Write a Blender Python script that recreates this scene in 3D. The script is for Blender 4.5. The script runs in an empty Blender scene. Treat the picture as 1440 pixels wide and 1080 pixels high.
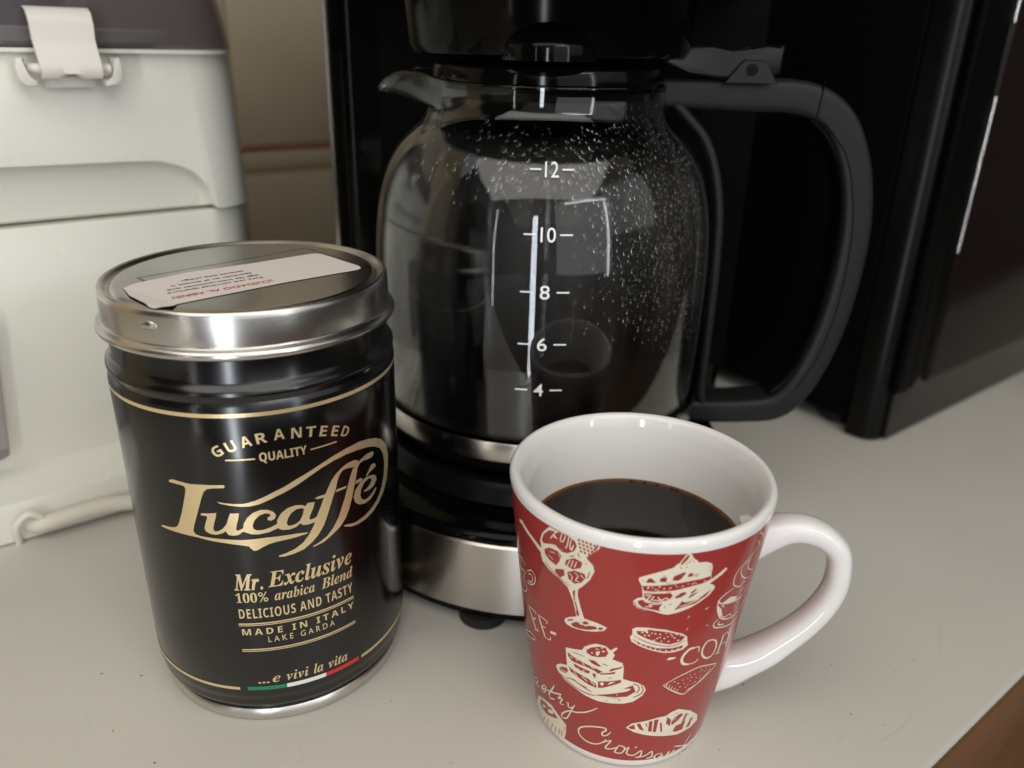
import bpy, bmesh, math, random, json
from mathutils import Vector, Matrix
from mathutils.geometry import tessellate_polygon
random.seed(7)
scene = bpy.context.scene
C = scene.collection
PI = math.pi
R = math.radians
# ------------------------------------------------------------------ camera
cam_data = bpy.data.cameras.new('camera'); cam = bpy.data.objects.new('camera', cam_data); C.objects.link(cam)
scene.camera = cam
cam_data.sensor_width = 36.0; cam_data.lens = 36.0*1117.69/1440
cam_data.clip_start = 0.01; cam_data.clip_end = 100
pitch, roll, H = 0.40272, 0.02411, 0.19088
fw = Vector((0, math.cos(pitch), -math.sin(pitch))); rt = Vector((1, 0, 0)); up = rt.cross(fw)
r2 = math.cos(roll)*rt + math.sin(roll)*up; u2 = -math.sin(roll)*rt + math.cos(roll)*up
m = Matrix((r2, u2, -fw)).transposed().to_4x4(); m.translation = (0, 0, H)
cam.matrix_world = m
cam_data.dof.use_dof = True; cam_data.dof.focus_distance = 0.225; cam_data.dof.aperture_fstop = 9.5
# ------------------------------------------------------------------ world, exposure
w = bpy.data.worlds.new('World'); scene.world = w; w.use_nodes = True
w.node_tree.nodes['Background'].inputs[0].default_value = (1.0, 0.93, 0.84, 1)
w.node_tree.nodes['Background'].inputs[1].default_value = 0.035
scene.view_settings.view_transform = 'Standard'; scene.view_settings.look = 'None'
scene.view_settings.gamma = 1; scene.view_settings.exposure = 0.16
cy = scene.cycles
cy.max_bounces = 14; cy.transmission_bounces = 14; cy.glossy_bounces = 6; cy.transparent_max_bounces = 16
cy.caustics_reflective = False; cy.caustics_refractive = False; cy.sample_clamp_indirect = 4.0
try: cy.use_denoising = True; cy.denoiser = 'OPENIMAGEDENOISE'
except Exception: pass
# ------------------------------------------------------------------ lamps
def area(name, az, dist, z, sx, sy, power, col, target=(0.0, 0.25, 0.06)):
    d = bpy.data.lights.new(name, 'AREA'); d.shape = 'RECTANGLE'; d.size = sx; d.size_y = sy
    d.energy = power; d.color = col
    o = bpy.data.objects.new(name, d); C.objects.link(o)
    o.location = (dist*math.sin(R(az)), -dist*math.cos(R(az)), z)
    o.rotation_euler = (Vector(target)-Vector(o.location)).to_track_quat('-Z', 'Y').to_euler()
    return o
area('ceiling_lamp', 20, 2.3, 2.2, 6.0, 3.6, 14, (1.0, .945, .86), target=(.2, -.6, 0))
area('counter_fill', -8, .34, .85, 1.35, .8, 6.6, (1.0, .95, .88), target=(-.04, .06, 0))  # added fill light, brightens the near part of the counter
area('door_gap_lamp', -7, 1.6, -.05, .11, 1.7, 12.0, (.86, .92, 1.0))
area('window_lamp', 30, 1.9, .50, 1.45, 1.35, 5.0, (.95, .97, 1.0))
area('side_fill', 70, 1.7, .85, 1.2, 1.1, 2.0, (.97, .98, 1.0))  # added fill from the right, its reflection lost among the droplets
area('window_frame_lamp', 48, 1.8, .42, .05, 1.2, 2.4, (.90, .95, 1.0))
area('window_head_lamp', 33, 1.8, 1.17, 1.1, .05, 2.4, (.95, .97, 1.0))
area('side_gap_lamp', -37, 1.7, .1, .025, 1.5, 1.3, (1.0, .95, .9))
area('left_window_lamp', -108, 1.6, 1.3, 1.6, 1.2, 5, (.78, .87, 1.0))
# ------------------------------------------------------------------ helpers
def link(name, me, mat=None, parent=None, smooth=35):
    o = bpy.data.objects.new(name, me); C.objects.link(o)
    if mat: me.materials.append(mat)
    if parent: o.parent = parent
    if smooth:
        me.shade_smooth()
        me.set_sharp_from_angle(angle=R(smooth))
    return o
def obj(name, bm, mat=None, parent=None, smooth=35, recalc=True):
    if recalc:
        bmesh.ops.recalc_face_normals(bm, faces=bm.faces)
        if bm.calc_volume(signed=True) < 0: bmesh.ops.reverse_faces(bm, faces=bm.faces[:])
    me = bpy.data.meshes.new(name); bm.to_mesh(me); bm.free()
    return link(name, me, mat, parent, smooth)
def tag(o, label=None, cat=None, kind=None, group=None):
    if label: o['label'] = label
    if cat: o['category'] = cat
    if kind: o['kind'] = kind
    if group: o['group'] = group
    return o
def empty(name, loc, rz=0):
    o = bpy.data.objects.new(name, None); C.objects.link(o); o.location = loc; o.rotation_euler = (0, 0, rz)
    o.empty_display_size = .02
    return o
def lathe(bm, prof, seg=96, closed=False, cx=0, cy=0, warp=None):
    rings = []
    for r, z in prof:
        if r <= 1e-7: rings.append([bm.verts.new((cx, cy, z))])
        else:
            ring = []
            for i in range(seg):
                a = 2*PI*i/seg; rr, zz = (r, z) if warp is None else warp(r, z, a)
                ring.append(bm.verts.new((cx+rr*math.cos(a), cy+rr*math.sin(a), zz)))
            rings.append(ring)
    n = len(rings)
    for k in range(n if closed else n-1):
        A, B = rings[k], rings[(k+1) % n]
        for i in range(seg):
            j = (i+1) % seg
            if len(A) == 1 and len(B) == 1: continue
            if len(A) == 1: bm.faces.new((A[0], B[i], B[j]))
            elif len(B) == 1: bm.faces.new((A[i], A[j], B[0]))
            else: bm.faces.new((A[i], A[j], B[j], B[i]))
    return bm
def box(bm, x0, x1, y0, y1, z0, z1, bev=0, seg=2):
    vs = [bm.verts.new((x, y, z)) for x in (x0, x1) for y in (y0, y1) for z in (z0, z1)]
    f = [(0, 1, 3, 2), (4, 6, 7, 5), (0, 4, 5, 1), (2, 3, 7, 6), (0, 2, 6, 4), (1, 5, 7, 3)]
    fs = [bm.faces.new([vs[i] for i in q]) for q in f]
    if bev:
        es = set(e for q in fs for e in q.edges)
        bmesh.ops.bevel(bm, geom=list(es), offset=bev, segments=seg, profile=.5, affect='EDGES')
    return bm
def bevel_where(bm, test, off, seg=4):
    es = [e for e in bm.edges if test(e.verts[0].co, e.verts[1].co)]
    if es: bmesh.ops.bevel(bm, geom=es, offset=off, segments=seg, profile=.5, affect='EDGES')
def prism(bm, pts, a0, a1, axis='y', bev=0, seg=2):
    """polygon pts extruded along axis: 'y' -> pts are (x,z); 'z' -> pts are (x,y)"""
    mk = (lambda p, a: (p[0], a, p[1])) if axis == 'y' else (lambda p, a: (p[0], p[1], a))
    A = [bm.verts.new(mk(p, a0)) for p in pts]; B = [bm.verts.new(mk(p, a1)) for p in pts]
    fs = [bm.faces.new(A), bm.faces.new(list(reversed(B)))]
    n = len(pts)
    for i in range(n): fs.append(bm.faces.new((A[i], B[i], B[(i+1) % n], A[(i+1) % n])))
    if bev:
        es = set(e for q in fs[:2] for e in q.edges)
        bmesh.ops.bevel(bm, geom=list(es), offset=bev, segments=seg, profile=.5, affect='EDGES')
    return bm
def smooth_path(pts, n=8, closed=False):
    P = [Vector(p) for p in pts]
    if len(P) < 3: return P
    out = []; N = len(P)
    g = (lambda i: P[i % N]) if closed else (lambda i: P[max(0, min(N-1, i))])
    for i in range(N if closed else N-1):
        a, b, c, d = g(i-1), g(i), g(i+1), g(i+2)
        for k in range(n):
            t = k/n
            out.append(.5*((2*b)+(c-a)*t+(2*a-5*b+4*c-d)*t*t+(3*b-a-3*c+d)*t**3))
    if not closed: out.append(P[-1])
    return out
def tube(bm, pts, rad, seg=12, n=8, normal=None, caps=True, power=1.0):
    """rad: number, or list of (in plane, out of plane) half sizes per point"""
    P = smooth_path(pts, n)
    if isinstance(rad, (int, float)): RR = [(rad, rad)]*len(P)
    else:
        q = smooth_path([Vector((a, b, 0)) for a, b in rad], n); RR = [(v.x, v.y) for v in q]
    rings = []
    prevn = None
    for i, p in enumerate(P):
        t = (P[min(i+1, len(P)-1)]-P[max(i-1, 0)]).normalized()
        if normal is not None:
            b = Vector(normal).normalized(); nn = b.cross(t).normalized()
        else:
            if prevn is None:
                h = Vector((0, 0, 1)) if abs(t.z) < .9 else Vector((1, 0, 0)); nn = h.cross(t).normalized()
            else: nn = (prevn-t*prevn.dot(t)).normalized()
            prevn = nn; b = t.cross(nn)
        ring = []
        for k in range(seg):
            a = 2*PI*(k+.5)/seg; c, s = math.cos(a), math.sin(a)
            c = math.copysign(abs(c)**power, c); s = math.copysign(abs(s)**power, s)
            ring.append(bm.verts.new(p+nn*c*RR[i][0]+b*s*RR[i][1]))
        rings.append(ring)
    for A, B in zip(rings, rings[1:]):
        for k in range(seg):
            bm.faces.new((A[k], A[(k+1) % seg], B[(k+1) % seg], B[k]))
    if caps: bm.faces.new(rings[0]); bm.faces.new(list(reversed(rings[-1])))
    return bm
# ------------------------------------------------------------------ materials
def mat(name, col, rough=.5, metal=0, spec=.5, coat=0, coat_rough=.05, noise=None, bump=None, trans=0, ior=1.45, rvar=None, brushed=None, aniso=0):
    m_ = bpy.data.materials.new(name); m_.use_nodes = True; nt = m_.node_tree; b = nt.nodes['Principled BSDF']
    b.inputs['Base Color'].default_value = (*col, 1); b.inputs['Roughness'].default_value = rough
    b.inputs['Metallic'].default_value = metal; b.inputs['Specular IOR Level'].default_value = spec
    b.inputs['Coat Weight'].default_value = coat; b.inputs['Coat Roughness'].default_value = coat_rough
    b.inputs['Transmission Weight'].default_value = trans; b.inputs['IOR'].default_value = ior
    tc = nt.nodes.new('ShaderNodeTexCoord')
    if noise:      # (scale, amount, second colour)
        n = nt.nodes.new('ShaderNodeTexNoise'); n.inputs['Scale'].default_value = noise[0]; n.inputs['Detail'].default_value = 6
        nt.links.new(tc.outputs['Object'], n.inputs['Vector'])
        r = nt.nodes.new('ShaderNodeValToRGB'); r.color_ramp.elements[0].position = .35; r.color_ramp.elements[1].position = .35+noise[1]
        r.color_ramp.elements[0].color = (*col, 1); r.color_ramp.elements[1].color = (*noise[2], 1)
        nt.links.new(n.outputs['Fac'], r.inputs['Fac']); nt.links.new(r.outputs['Color'], b.inputs['Base Color'])
    if rvar:       # (scale, low, high)
        n = nt.nodes.new('ShaderNodeTexNoise'); n.inputs['Scale'].default_value = rvar[0]; n.inputs['Detail'].default_value = 5
        nt.links.new(tc.outputs['Object'], n.inputs['Vector'])
        mr = nt.nodes.new('ShaderNodeMapRange'); mr.inputs['From Min'].default_value = .3; mr.inputs['From Max'].default_value = .7
        mr.inputs['To Min'].default_value = rvar[1]; mr.inputs['To Max'].default_value = rvar[2]
        nt.links.new(n.outputs['Fac'], mr.inputs['Value']); nt.links.new(mr.outputs['Result'], b.inputs['Roughness'])
    if bump:       # (scale, strength, distance)
        n = nt.nodes.new('ShaderNodeTexNoise'); n.inputs['Scale'].default_value = bump[0]; n.inputs['Detail'].default_value = 4
        nt.links.new(tc.outputs['Object'], n.inputs['Vector'])
        bp = nt.nodes.new('ShaderNodeBump'); bp.inputs['Strength'].default_value = bump[1]; bp.inputs['Distance'].default_value = bump[2]
        nt.links.new(n.outputs['Fac'], bp.inputs['Height']); nt.links.new(bp.outputs['Normal'], b.inputs['Normal'])
    if brushed:    # (scale vector, strength): fine lines
        mp = nt.nodes.new('ShaderNodeMapping'); mp.inputs['Scale'].default_value = brushed[0]
        n = nt.nodes.new('ShaderNodeTexNoise'); n.inputs['Scale'].default_value = 1; n.inputs['Detail'].default_value = 3
        nt.links.new(tc.outputs['Object'], mp.inputs['Vector']); nt.links.new(mp.outputs['Vector'], n.inputs['Vector'])
        mr = nt.nodes.new('ShaderNodeMapRange'); mr.inputs['To Min'].default_value = rough-brushed[1]; mr.inputs['To Max'].default_value = rough+brushed[1]
        nt.links.new(n.outputs['Fac'], mr.inputs['Value']); nt.links.new(mr.outputs['Result'], b.inputs['Roughness'])
        bp = nt.nodes.new('ShaderNodeBump'); bp.inputs['Strength'].default_value = .08; bp.inputs['Distance'].default_value = .0003
        nt.links.new(n.outputs['Fac'], bp.inputs['Height']); nt.links.new(bp.outputs['Normal'], b.inputs['Normal'])
    if aniso:
        b.inputs['Anisotropic'].default_value = aniso; b.inputs['Anisotropic Rotation'].default_value = .25
        tg = nt.nodes.new('ShaderNodeTangent'); tg.direction_type = 'RADIAL'; tg.axis = 'Z'
        nt.links.new(tg.outputs[0], b.inputs['Tangent'])
    return m_
M = {}
def smoky_mat():       # tinted clear plastic: light passes straight through, with a gloss on top
    m_ = mat('smoky', (.27, .255, .265), .06); nt = m_.node_tree; b = nt.nodes['Principled BSDF']; out = nt.nodes['Material Output']
    t = nt.nodes.new('ShaderNodeBsdfTransparent'); t.inputs['Color'].default_value = (.72, .69, .71, 1)
    mx = nt.nodes.new('ShaderNodeMixShader'); mx.inputs[0].default_value = .17
    nt.links.new(t.outputs[0], mx.inputs[1]); nt.links.new(b.outputs[0], mx.inputs[2]); nt.links.new(mx.outputs[0], out.inputs['Surface'])
    return m_
def laminate_mat():    # faint mottling, fine grain, smudged gloss and hairline scratches
    m_ = mat('laminate', (.60, .58, .535), .3, rvar=(14, .27, .37)); nt = m_.node_tree; b = nt.nodes['Principled BSDF']
    tc = nt.nodes.new('ShaderNodeTexCoord')
    def noise(sc, det=5):
        n = nt.nodes.new('ShaderNodeTexNoise'); n.inputs['Scale'].default_value = sc; n.inputs['Detail'].default_value = det
        nt.links.new(tc.outputs['Object'], n.inputs['Vector']); return n
    a, g = noise(7), noise(1800, 2)
    r = nt.nodes.new('ShaderNodeValToRGB'); e = r.color_ramp.elements
    e[0].position = .35; e[0].color = (.565, .54, .48, 1); e[1].position = .7; e[1].color = (.61, .585, .52, 1)
    nt.links.new(a.outputs['Fac'], r.inputs['Fac'])
    mx = nt.nodes.new('ShaderNodeMix'); mx.data_type = 'RGBA'; mx.blend_type = 'MULTIPLY'; mx.inputs['Factor'].default_value = .10
    nt.links.new(r.outputs['Color'], mx.inputs['A']); nt.links.new(g.outputs['Fac'], mx.inputs['B']); nt.links.new(mx.outputs['Result'], b.inputs['Base Color'])
    bp = nt.nodes.new('ShaderNodeBump'); bp.inputs['Strength'].default_value = .05; bp.inputs['Distance'].default_value = .0001
    nt.links.new(g.outputs['Fac'], bp.inputs['Height']); nt.links.new(bp.outputs['Normal'], b.inputs['Normal'])
    return m_
def film_mat():        # pale haze painted outside the glass, standing in for condensation inside
    m_ = mat('haze_film', (.62, .60, .57), .9, spec=0); nt = m_.node_tree; b = nt.nodes['Principled BSDF']; out = nt.nodes['Material Output']
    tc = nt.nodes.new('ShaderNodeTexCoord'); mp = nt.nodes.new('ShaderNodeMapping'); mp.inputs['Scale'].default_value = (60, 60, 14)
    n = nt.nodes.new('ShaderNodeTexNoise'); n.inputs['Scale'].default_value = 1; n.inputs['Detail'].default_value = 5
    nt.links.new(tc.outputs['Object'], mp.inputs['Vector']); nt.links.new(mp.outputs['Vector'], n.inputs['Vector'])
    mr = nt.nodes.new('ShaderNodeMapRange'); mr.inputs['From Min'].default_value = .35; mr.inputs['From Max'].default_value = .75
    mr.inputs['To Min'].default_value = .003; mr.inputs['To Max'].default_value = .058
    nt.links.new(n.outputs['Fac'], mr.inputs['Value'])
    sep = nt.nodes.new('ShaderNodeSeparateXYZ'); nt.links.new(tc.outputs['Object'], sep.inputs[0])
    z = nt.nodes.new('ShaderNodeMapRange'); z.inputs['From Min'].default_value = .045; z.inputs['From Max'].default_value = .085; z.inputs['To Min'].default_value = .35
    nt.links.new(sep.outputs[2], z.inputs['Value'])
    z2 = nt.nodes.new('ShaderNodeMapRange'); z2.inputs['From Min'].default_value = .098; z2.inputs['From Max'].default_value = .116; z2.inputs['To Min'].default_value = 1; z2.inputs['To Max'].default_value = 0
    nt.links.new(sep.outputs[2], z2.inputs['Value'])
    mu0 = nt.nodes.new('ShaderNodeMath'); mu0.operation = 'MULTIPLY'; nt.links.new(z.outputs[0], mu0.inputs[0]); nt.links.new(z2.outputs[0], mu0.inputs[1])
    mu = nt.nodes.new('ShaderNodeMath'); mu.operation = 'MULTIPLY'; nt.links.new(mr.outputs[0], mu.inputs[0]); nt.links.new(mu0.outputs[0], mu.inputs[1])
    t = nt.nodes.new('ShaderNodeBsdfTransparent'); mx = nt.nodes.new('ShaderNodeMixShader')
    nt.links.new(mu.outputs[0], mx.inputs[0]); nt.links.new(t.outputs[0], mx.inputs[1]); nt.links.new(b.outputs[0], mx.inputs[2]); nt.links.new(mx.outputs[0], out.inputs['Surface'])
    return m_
def coffee_mat(name, r0, r1):   # dark brew, browner where it is shallow at the rim
    m_ = mat(name, (.006, .0026, .0013), .05, spec=.28); nt = m_.node_tree; b = nt.nodes['Principled BSDF']
    tc = nt.nodes.new('ShaderNodeTexCoord'); sep = nt.nodes.new('ShaderNodeSeparateXYZ'); nt.links.new(tc.outputs['Object'], sep.inputs[0])
    cb = nt.nodes.new('ShaderNodeCombineXYZ'); nt.links.new(sep.outputs[0], cb.inputs[0]); nt.links.new(sep.outputs[1], cb.inputs[1])
    ln = nt.nodes.new('ShaderNodeVectorMath'); ln.operation = 'LENGTH'; nt.links.new(cb.outputs[0], ln.inputs[0])
    mr = nt.nodes.new('ShaderNodeMapRange'); mr.inputs['From Min'].default_value = r0; mr.inputs['From Max'].default_value = r1
    nt.links.new(ln.outputs['Value'], mr.inputs['Value'])
    r = nt.nodes.new('ShaderNodeValToRGB'); e = r.color_ramp.elements
    e[0].color = (.006, .0026, .0013, 1); e[1].color = (.16, .066, .02, 1); k = e.new(.6); k.color = (.03, .010, .0035, 1)
    nt.links.new(mr.outputs[0], r.inputs[0]); nt.links.new(r.outputs[0], b.inputs['Base Color'])
    return m_
M['laminate'] = laminate_mat()
M['cabinet'] = mat('cabinet', (.5, .45, .38), .5)
M['wood'] = mat('wood', (.13, .062, .028), .45, noise=(14, .4, (.19, .095, .045)), bump=(60, .2, .002))
M['tile'] = mat('tile', (.44, .375, .275), .3, noise=(12, .5, (.40, .335, .24)), bump=(25, .1, .001))
M['grout'] = mat('grout', (.42, .33, .19), .9)
M['terracotta'] = mat('terracotta', (.28, .10, .045), .5)
M['white_plastic'] = mat('white_plastic', (.73, .72, .64), .24, noise=(6, .5, (.70, .69, .605)), rvar=(30, .18, .32), bump=(300, .02, .0003))
M['ivory'] = mat('ivory', (.74, .70, .64), .35)
M['grey_plastic'] = mat('grey_plastic', (.10, .09, .10), .4)
M['cord'] = mat('cord', (.66, .61, .52), .45)
M['smoky'] = smoky_mat()
M['mw_case'] = mat('mw_case', (.002, .002, .002), .55, spec=.05, bump=(500, .1, .0002))
M['mw_gloss'] = mat('mw_gloss', (.004, .004, .004), .3, spec=.2)
M['mw_glass'] = mat('mw_glass', (.010, .0065, .0055), .16, spec=.16)  # reddish base colour carries the reflection of brown wood
M['mw_reflection'] = mat('mw_reflection', (.016, .014, .013), .2, spec=.5)  # paler, glossier brown-black standing in for the reflected counter
M['void'] = mat('void', (.002, .002, .002), .9, spec=.1)
M['deck_gloss'] = mat('deck_gloss', (.002, .002, .002), .10, spec=.15)
M['basket_gloss'] = mat('basket_gloss', (.002, .002, .002), .12, spec=.12)
M['rubber'] = mat('rubber', (.01, .01, .01), .7)
M['black_gloss'] = mat('black_gloss', (.002, .002, .002), .09, spec=.22, rvar=(40, .06, .13))
M['black_satin'] = mat('black_satin', (.0045, .0045, .0045), .30, spec=.12)
M['black_matte'] = mat('black_matte', (.011, .011, .0113), .50, spec=.33, bump=(1500, .1, .0001))
M['steel_plain'] = mat('steel_plain', (.70, .66, .62), .15, metal=1)
M['steel_brushed_h'] = mat('steel_brushed', (.58, .55, .51), .25, metal=1, brushed=((60, 60, 6000), .05), aniso=.85)
M['glass'] = mat('glass', (.97, .985, .98), .02, trans=1, ior=1.40)
M['water'] = mat('water', (1, 1, 1), 0, trans=1, ior=1.28)
M['coffee'] = mat('coffee', (.006, .003, .0015), .05)
M['coffee_mug'] = coffee_mat('coffee_mug', .0272, .0304)
M['tin'] = mat('tin', (.66, .64, .60), .30, metal=1)
M['tin_lid'] = mat('tin_lid', (.60, .58, .545), .22, metal=1, rvar=(25, .18, .30), bump=(120, .05, .0004))
M['can_black'] = mat('can_black', (.003, .0029, .0028), .17, spec=.75, rvar=(30, .14, .21), bump=(90, .04, .0005))
M['gold'] = mat('gold', (.88, .70, .40), .32, metal=.75)
M['flag_green'] = mat('flag_green', (.02, .20, .10), .3)
M['flag_white'] = mat('flag_white', (.75, .75, .72), .3)
M['flag_red'] = mat('flag_red', (.55, .03, .03), .3)
M['paper'] = mat('paper', (.74, .68, .645), .45)
M['ink_red'] = mat('ink_red', (.50, .06, .055), .5)
M['ink_dark'] = mat('ink_dark', (.06, .055, .055), .5)
M['film'] = mat('film', (.12, .11, .10), .3)
M['ceramic'] = mat('ceramic', (.78, .765, .745), .10, coat=.3, bump=(60, .03, .001))
M['red_glaze'] = mat('red_glaze', (.345, .042, .036), .15, spec=.4, noise=(40, .5, (.315, .038, .032)), bump=(90, .03, .0006))
M['cream_ink'] = mat('cream_ink', (.76, .70, .56), .18)
M['red_ink'] = mat('red_ink', (.335, .04, .034), .17, spec=.4)
M['white_ink'] = mat('white_ink', (.80, .80, .80), .5)
M['crumb'] = mat('crumb', (.13, .10, .07), .8)
M['scratch'] = mat('scratch', (.49, .47, .42), .5)
M['haze_film'] = film_mat()
M['lever_black'] = mat('lever_black', (.011, .0105, .010), .33, spec=.4)
PHI = R(38); U = Vector((math.cos(PHI), math.sin(PHI), 0)); V = Vector((-math.sin(PHI), math.cos(PHI), 0))
# local frame of wall, counter, juicer and microwave: x runs along the wall, y towards it
# ------------------------------------------------------------------ the setting
bm = bmesh.new(); box(bm, -1.1, 1.5, .058, .571, -.03, 0, .0015, 2)
top = tag(obj('countertop', bm, M['laminate']), 'pale grey laminate countertop with a straight front edge', None, 'structure'); top.rotation_euler.z = PHI
bm = bmesh.new(); box(bm, -1.1, 1.5, .056, .0578, -.032, -.0016, .0006, 2)
obj('edge_band', bm, M['wood'], top)
bm = bmesh.new(); box(bm, -1.1, 1.5, .060, .571, -.75, -.0305)
o = tag(obj('base_cabinet', bm, M['wood']), 'brown wooden cabinet front below the countertop edge', None, 'structure'); o.rotation_euler.z = PHI
bm = bmesh.new(); box(bm, -4, 4, -4, 4, -.80, -.752)
tag(obj('floor', bm, M['wood']), 'brown wooden floor below the counter edge', None, 'structure')
bm = bmesh.new(); box(bm, -1.1, 1.5, .5698, .65, -.03, .9)
wall = tag(obj('wall', bm, M['grout']), 'beige tiled wall behind the appliances', None, 'structure'); wall.rotation_euler.z = PHI
tile_me = {}
for z0, z1 in ((.0, .1008), (.1042, .118), (.1208, .27), (.2725, .42), (.4225, .57)):
    for k in range(8):
        key = (z0, z1)
        if key not in tile_me:
            b_ = bmesh.new(); box(b_, .001, .199, .5685, .5725, z0+.001, z1, .0012, 2)
            tile_me[key] = obj('tile', b_, M['tile'], wall); t_ = tile_me[key]
        else:
            t_ = tile_me[key].copy(); C.objects.link(t_)
        t_.location.x = -.33+.2*k+.13
bm = bmesh.new(); box(bm, -1.1, 1.5, .568, .5725, .1184, .1204, .0004, 1)
obj('border_strip', bm, M['terracotta'], wall)
# ------------------------------------------------------------------ juicer
J = tag(empty('juicer', (U*.05+V*.42), PHI), 'white electric juicer with a smoky translucent lid and front latch', 'juicer')
J.location.z = 0
jx, jy = -.05, -.42
def jpart(name, bm, m_=None, parent=None, smooth=40):
    p = parent or J
    bmesh.ops.translate(bm, verts=bm.verts, vec=(jx, jy, 0))
    return obj(name, bm, m_, p, smooth)
bm = bmesh.new()                                    # base and skirt, lofted rounded rectangles
def rrect(x0, x1, y0, y1, r, z, n=8):
    pts = []
    for cx_, cy_, a0 in ((x1-r, y0+r, -90), (x1-r, y1-r, 0), (x0+r, y1-r, 90), (x0+r, y0+r, 180)):
        for k in range(n+1):
            a = R(a0+90*k/n); pts.append((cx_+r*math.cos(a), cy_+r*math.sin(a), z))
    return pts
def loft(bm, rings, cap=True):
    L = [[bm.verts.new(p) for p in r] for r in rings]
    n = len(L[0])
    for A, B in zip(L, L[1:]):
        for i in range(n): bm.faces.new((A[i], A[(i+1) % n], B[(i+1) % n], B[i]))
    if cap: bm.faces.new(list(reversed(L[0]))); bm.faces.new(L[-1])
    return bm
loft(bm, [rrect(-.09, .139, .3362, .515, .022, .0008), rrect(-.09, .139, .3362, .515, .022, .0150), rrect(-.089, .138, .3372, .514, .022, .0172),
          rrect(-.086, .135, .3410, .511, .022, .0185), rrect(-.083, .132, .350, .507, .022, .0215), rrect(-.082, .1305, .3550, .505, .022, .0240)])
jpart('base', bm, M['white_plastic'])
bm = bmesh.new()
loft(bm, [rrect(-.08, .1295, .3562, .503, .021, .0235), rrect(-.08, .1295, .3562, .503, .021, .1214), rrect(-.0795, .129, .3567, .5025, .021, .1220), rrect(-.070, .118, .372, .49, .016, .1221)])
jpart('lower_body', bm, M['white_plastic'])
bm = bmesh.new(); loft(bm, [rrect(-.070, .112, .376, .49, .016, .1215), rrect(-.078, .118, .3612, .501, .016, .1236), rrect(-.078, .118, .3605, .501, .016, .1242), rrect(-.078, .118, .3605, .501, .016, .1475)])
jpart('grip_recess', bm, M['white_plastic'])
def boolean_cut(o, cutter, bev):
    md = o.modifiers.new('cut', 'BOOLEAN'); md.operation = 'DIFFERENCE'; md.object = cutter; md.solver = 'EXACT'
    if bev:
        b2 = o.modifiers.new('bev', 'BEVEL'); b2.width = bev; b2.segments = 4; b2.limit_method = 'ANGLE'; b2.angle_limit = R(40)
    me = bpy.data.meshes.new_from_object(o.evaluated_get(bpy.context.evaluated_depsgraph_get()))
    o.modifiers.clear(); o.data = me; me.name = o.name
    bpy.data.objects.remove(cutter)
    me.shade_smooth(); me.set_sharp_from_angle(angle=R(35))
bm = bmesh.new(); loft(bm, [rrect(-.08, .1308, .3500, .503, .024, .1232), rrect(-.08, .1308, .3560, .503, .024, .1850)])
ub = jpart('upper_body', bm, M['white_plastic'])
arch = smooth_path([Vector((x, z, 0)) for x, z in ((.1105, .1236), (.1090, .1300), (.1055, .1362), (.1000, .1406), (.0930, .1432), (.0839, .1445), (.04, .1452), (-.12, .1470))], 4)
bm = bmesh.new(); prism(bm, [(.1118, .10), (.1118, .1236)]+[(v.x, v.y) for v in arch]+[(-.12, .10)], .30, .3612, 'y')
boolean_cut(ub, jpart('cutter', bm), .0022)
bm = bmesh.new(); loft(bm, [rrect(-.079, .1300, .3525, .502, .022, .1848), rrect(-.079, .1300, .3525, .502, .022, .1862)]); jpart('rim', bm, M['white_plastic'])
bm = bmesh.new()                                    # hollow smoky lid
loft(bm, [rrect(-.079, .1302, .3525, .502, .022, .1866), rrect(-.0785, .1285, .3540, .501, .022, .200), rrect(-.077, .1265, .3565, .499, .022, .215), rrect(-.073, .120, .364, .494, .022, .228), rrect(-.062, .108, .378, .482, .022, .233),
          rrect(-.062, .108, .378, .482, .021, .231), rrect(-.0715, .1185, .3655, .4925, .020, .226), rrect(-.0753, .1247, .3583, .4973, .020, .214), rrect(-.0767, .1267, .3558, .4992, .020, .200), rrect(-.0772, .1284, .3543, .5002, .020, .1868)], cap=False)
bm.verts.ensure_lookup_table()
n_ = 36
bm.faces.new([bm.verts[4*n_+i] for i in range(n_)]); bm.faces.new([bm.verts[5*n_+i] for i in reversed(range(n_))])
for i in range(n_): bm.faces.new((bm.verts[i], bm.verts[9*n_+i], bm.verts[9*n_+(i+1) % n_], bm.verts[(i+1) % n_]))
jpart('lid', bm, M['smoky'])
bm = bmesh.new(); lathe(bm, [(0, .1864), (.060, .1864), (.0665, .1885), (.0685, .1925), (.0672, .1935), (.064, .1905), (.056, .189), (0, .1885)], 64, cx=.050, cy=.4265); jpart('strainer_bowl', bm, M['white_plastic'])
bm = bmesh.new(); lathe(bm, [(0, .189), (.018, .189), (.016, .225), (0, .225)], 32, cx=.062, cy=.43); jpart('drive_hub', bm, M['grey_plastic'])
# latch: curved plate with a notch, two brackets and a clear catch
lat = jpart('latch', lathe(bmesh.new(), [(0, .1768), (.0042, .1768)] , 3), M['ivory']) if False else None
bm = bmesh.new()
prof = [(.3512, .2000), (.3470, .1985), (.3452, .1945), (.3462, .1895), (.3440, .1850), (.3415, .1810), (.3412, .1778), (.3425, .1762)]
n_c = 12; fr = []; bk = []
for i, (y, z) in enumerate(prof):
    t = i/(len(prof)-1); x0 = .0512+.0008*t; x1 = .0722-.0004*t
    fr.append([bm.verts.new((x0+(x1-x0)*k/n_c, y, z+(.0034*max(0, 1-abs(k-6)/1.7) if i == len(prof)-1 else 0))) for k in range(n_c+1)])
    bk.append([bm.verts.new((x0+(x1-x0)*k/n_c, y+.0024, z+(.0034*max(0, 1-abs(k-6)/1.7) if i == len(prof)-1 else 0))) for k in range(n_c+1)])
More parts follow.
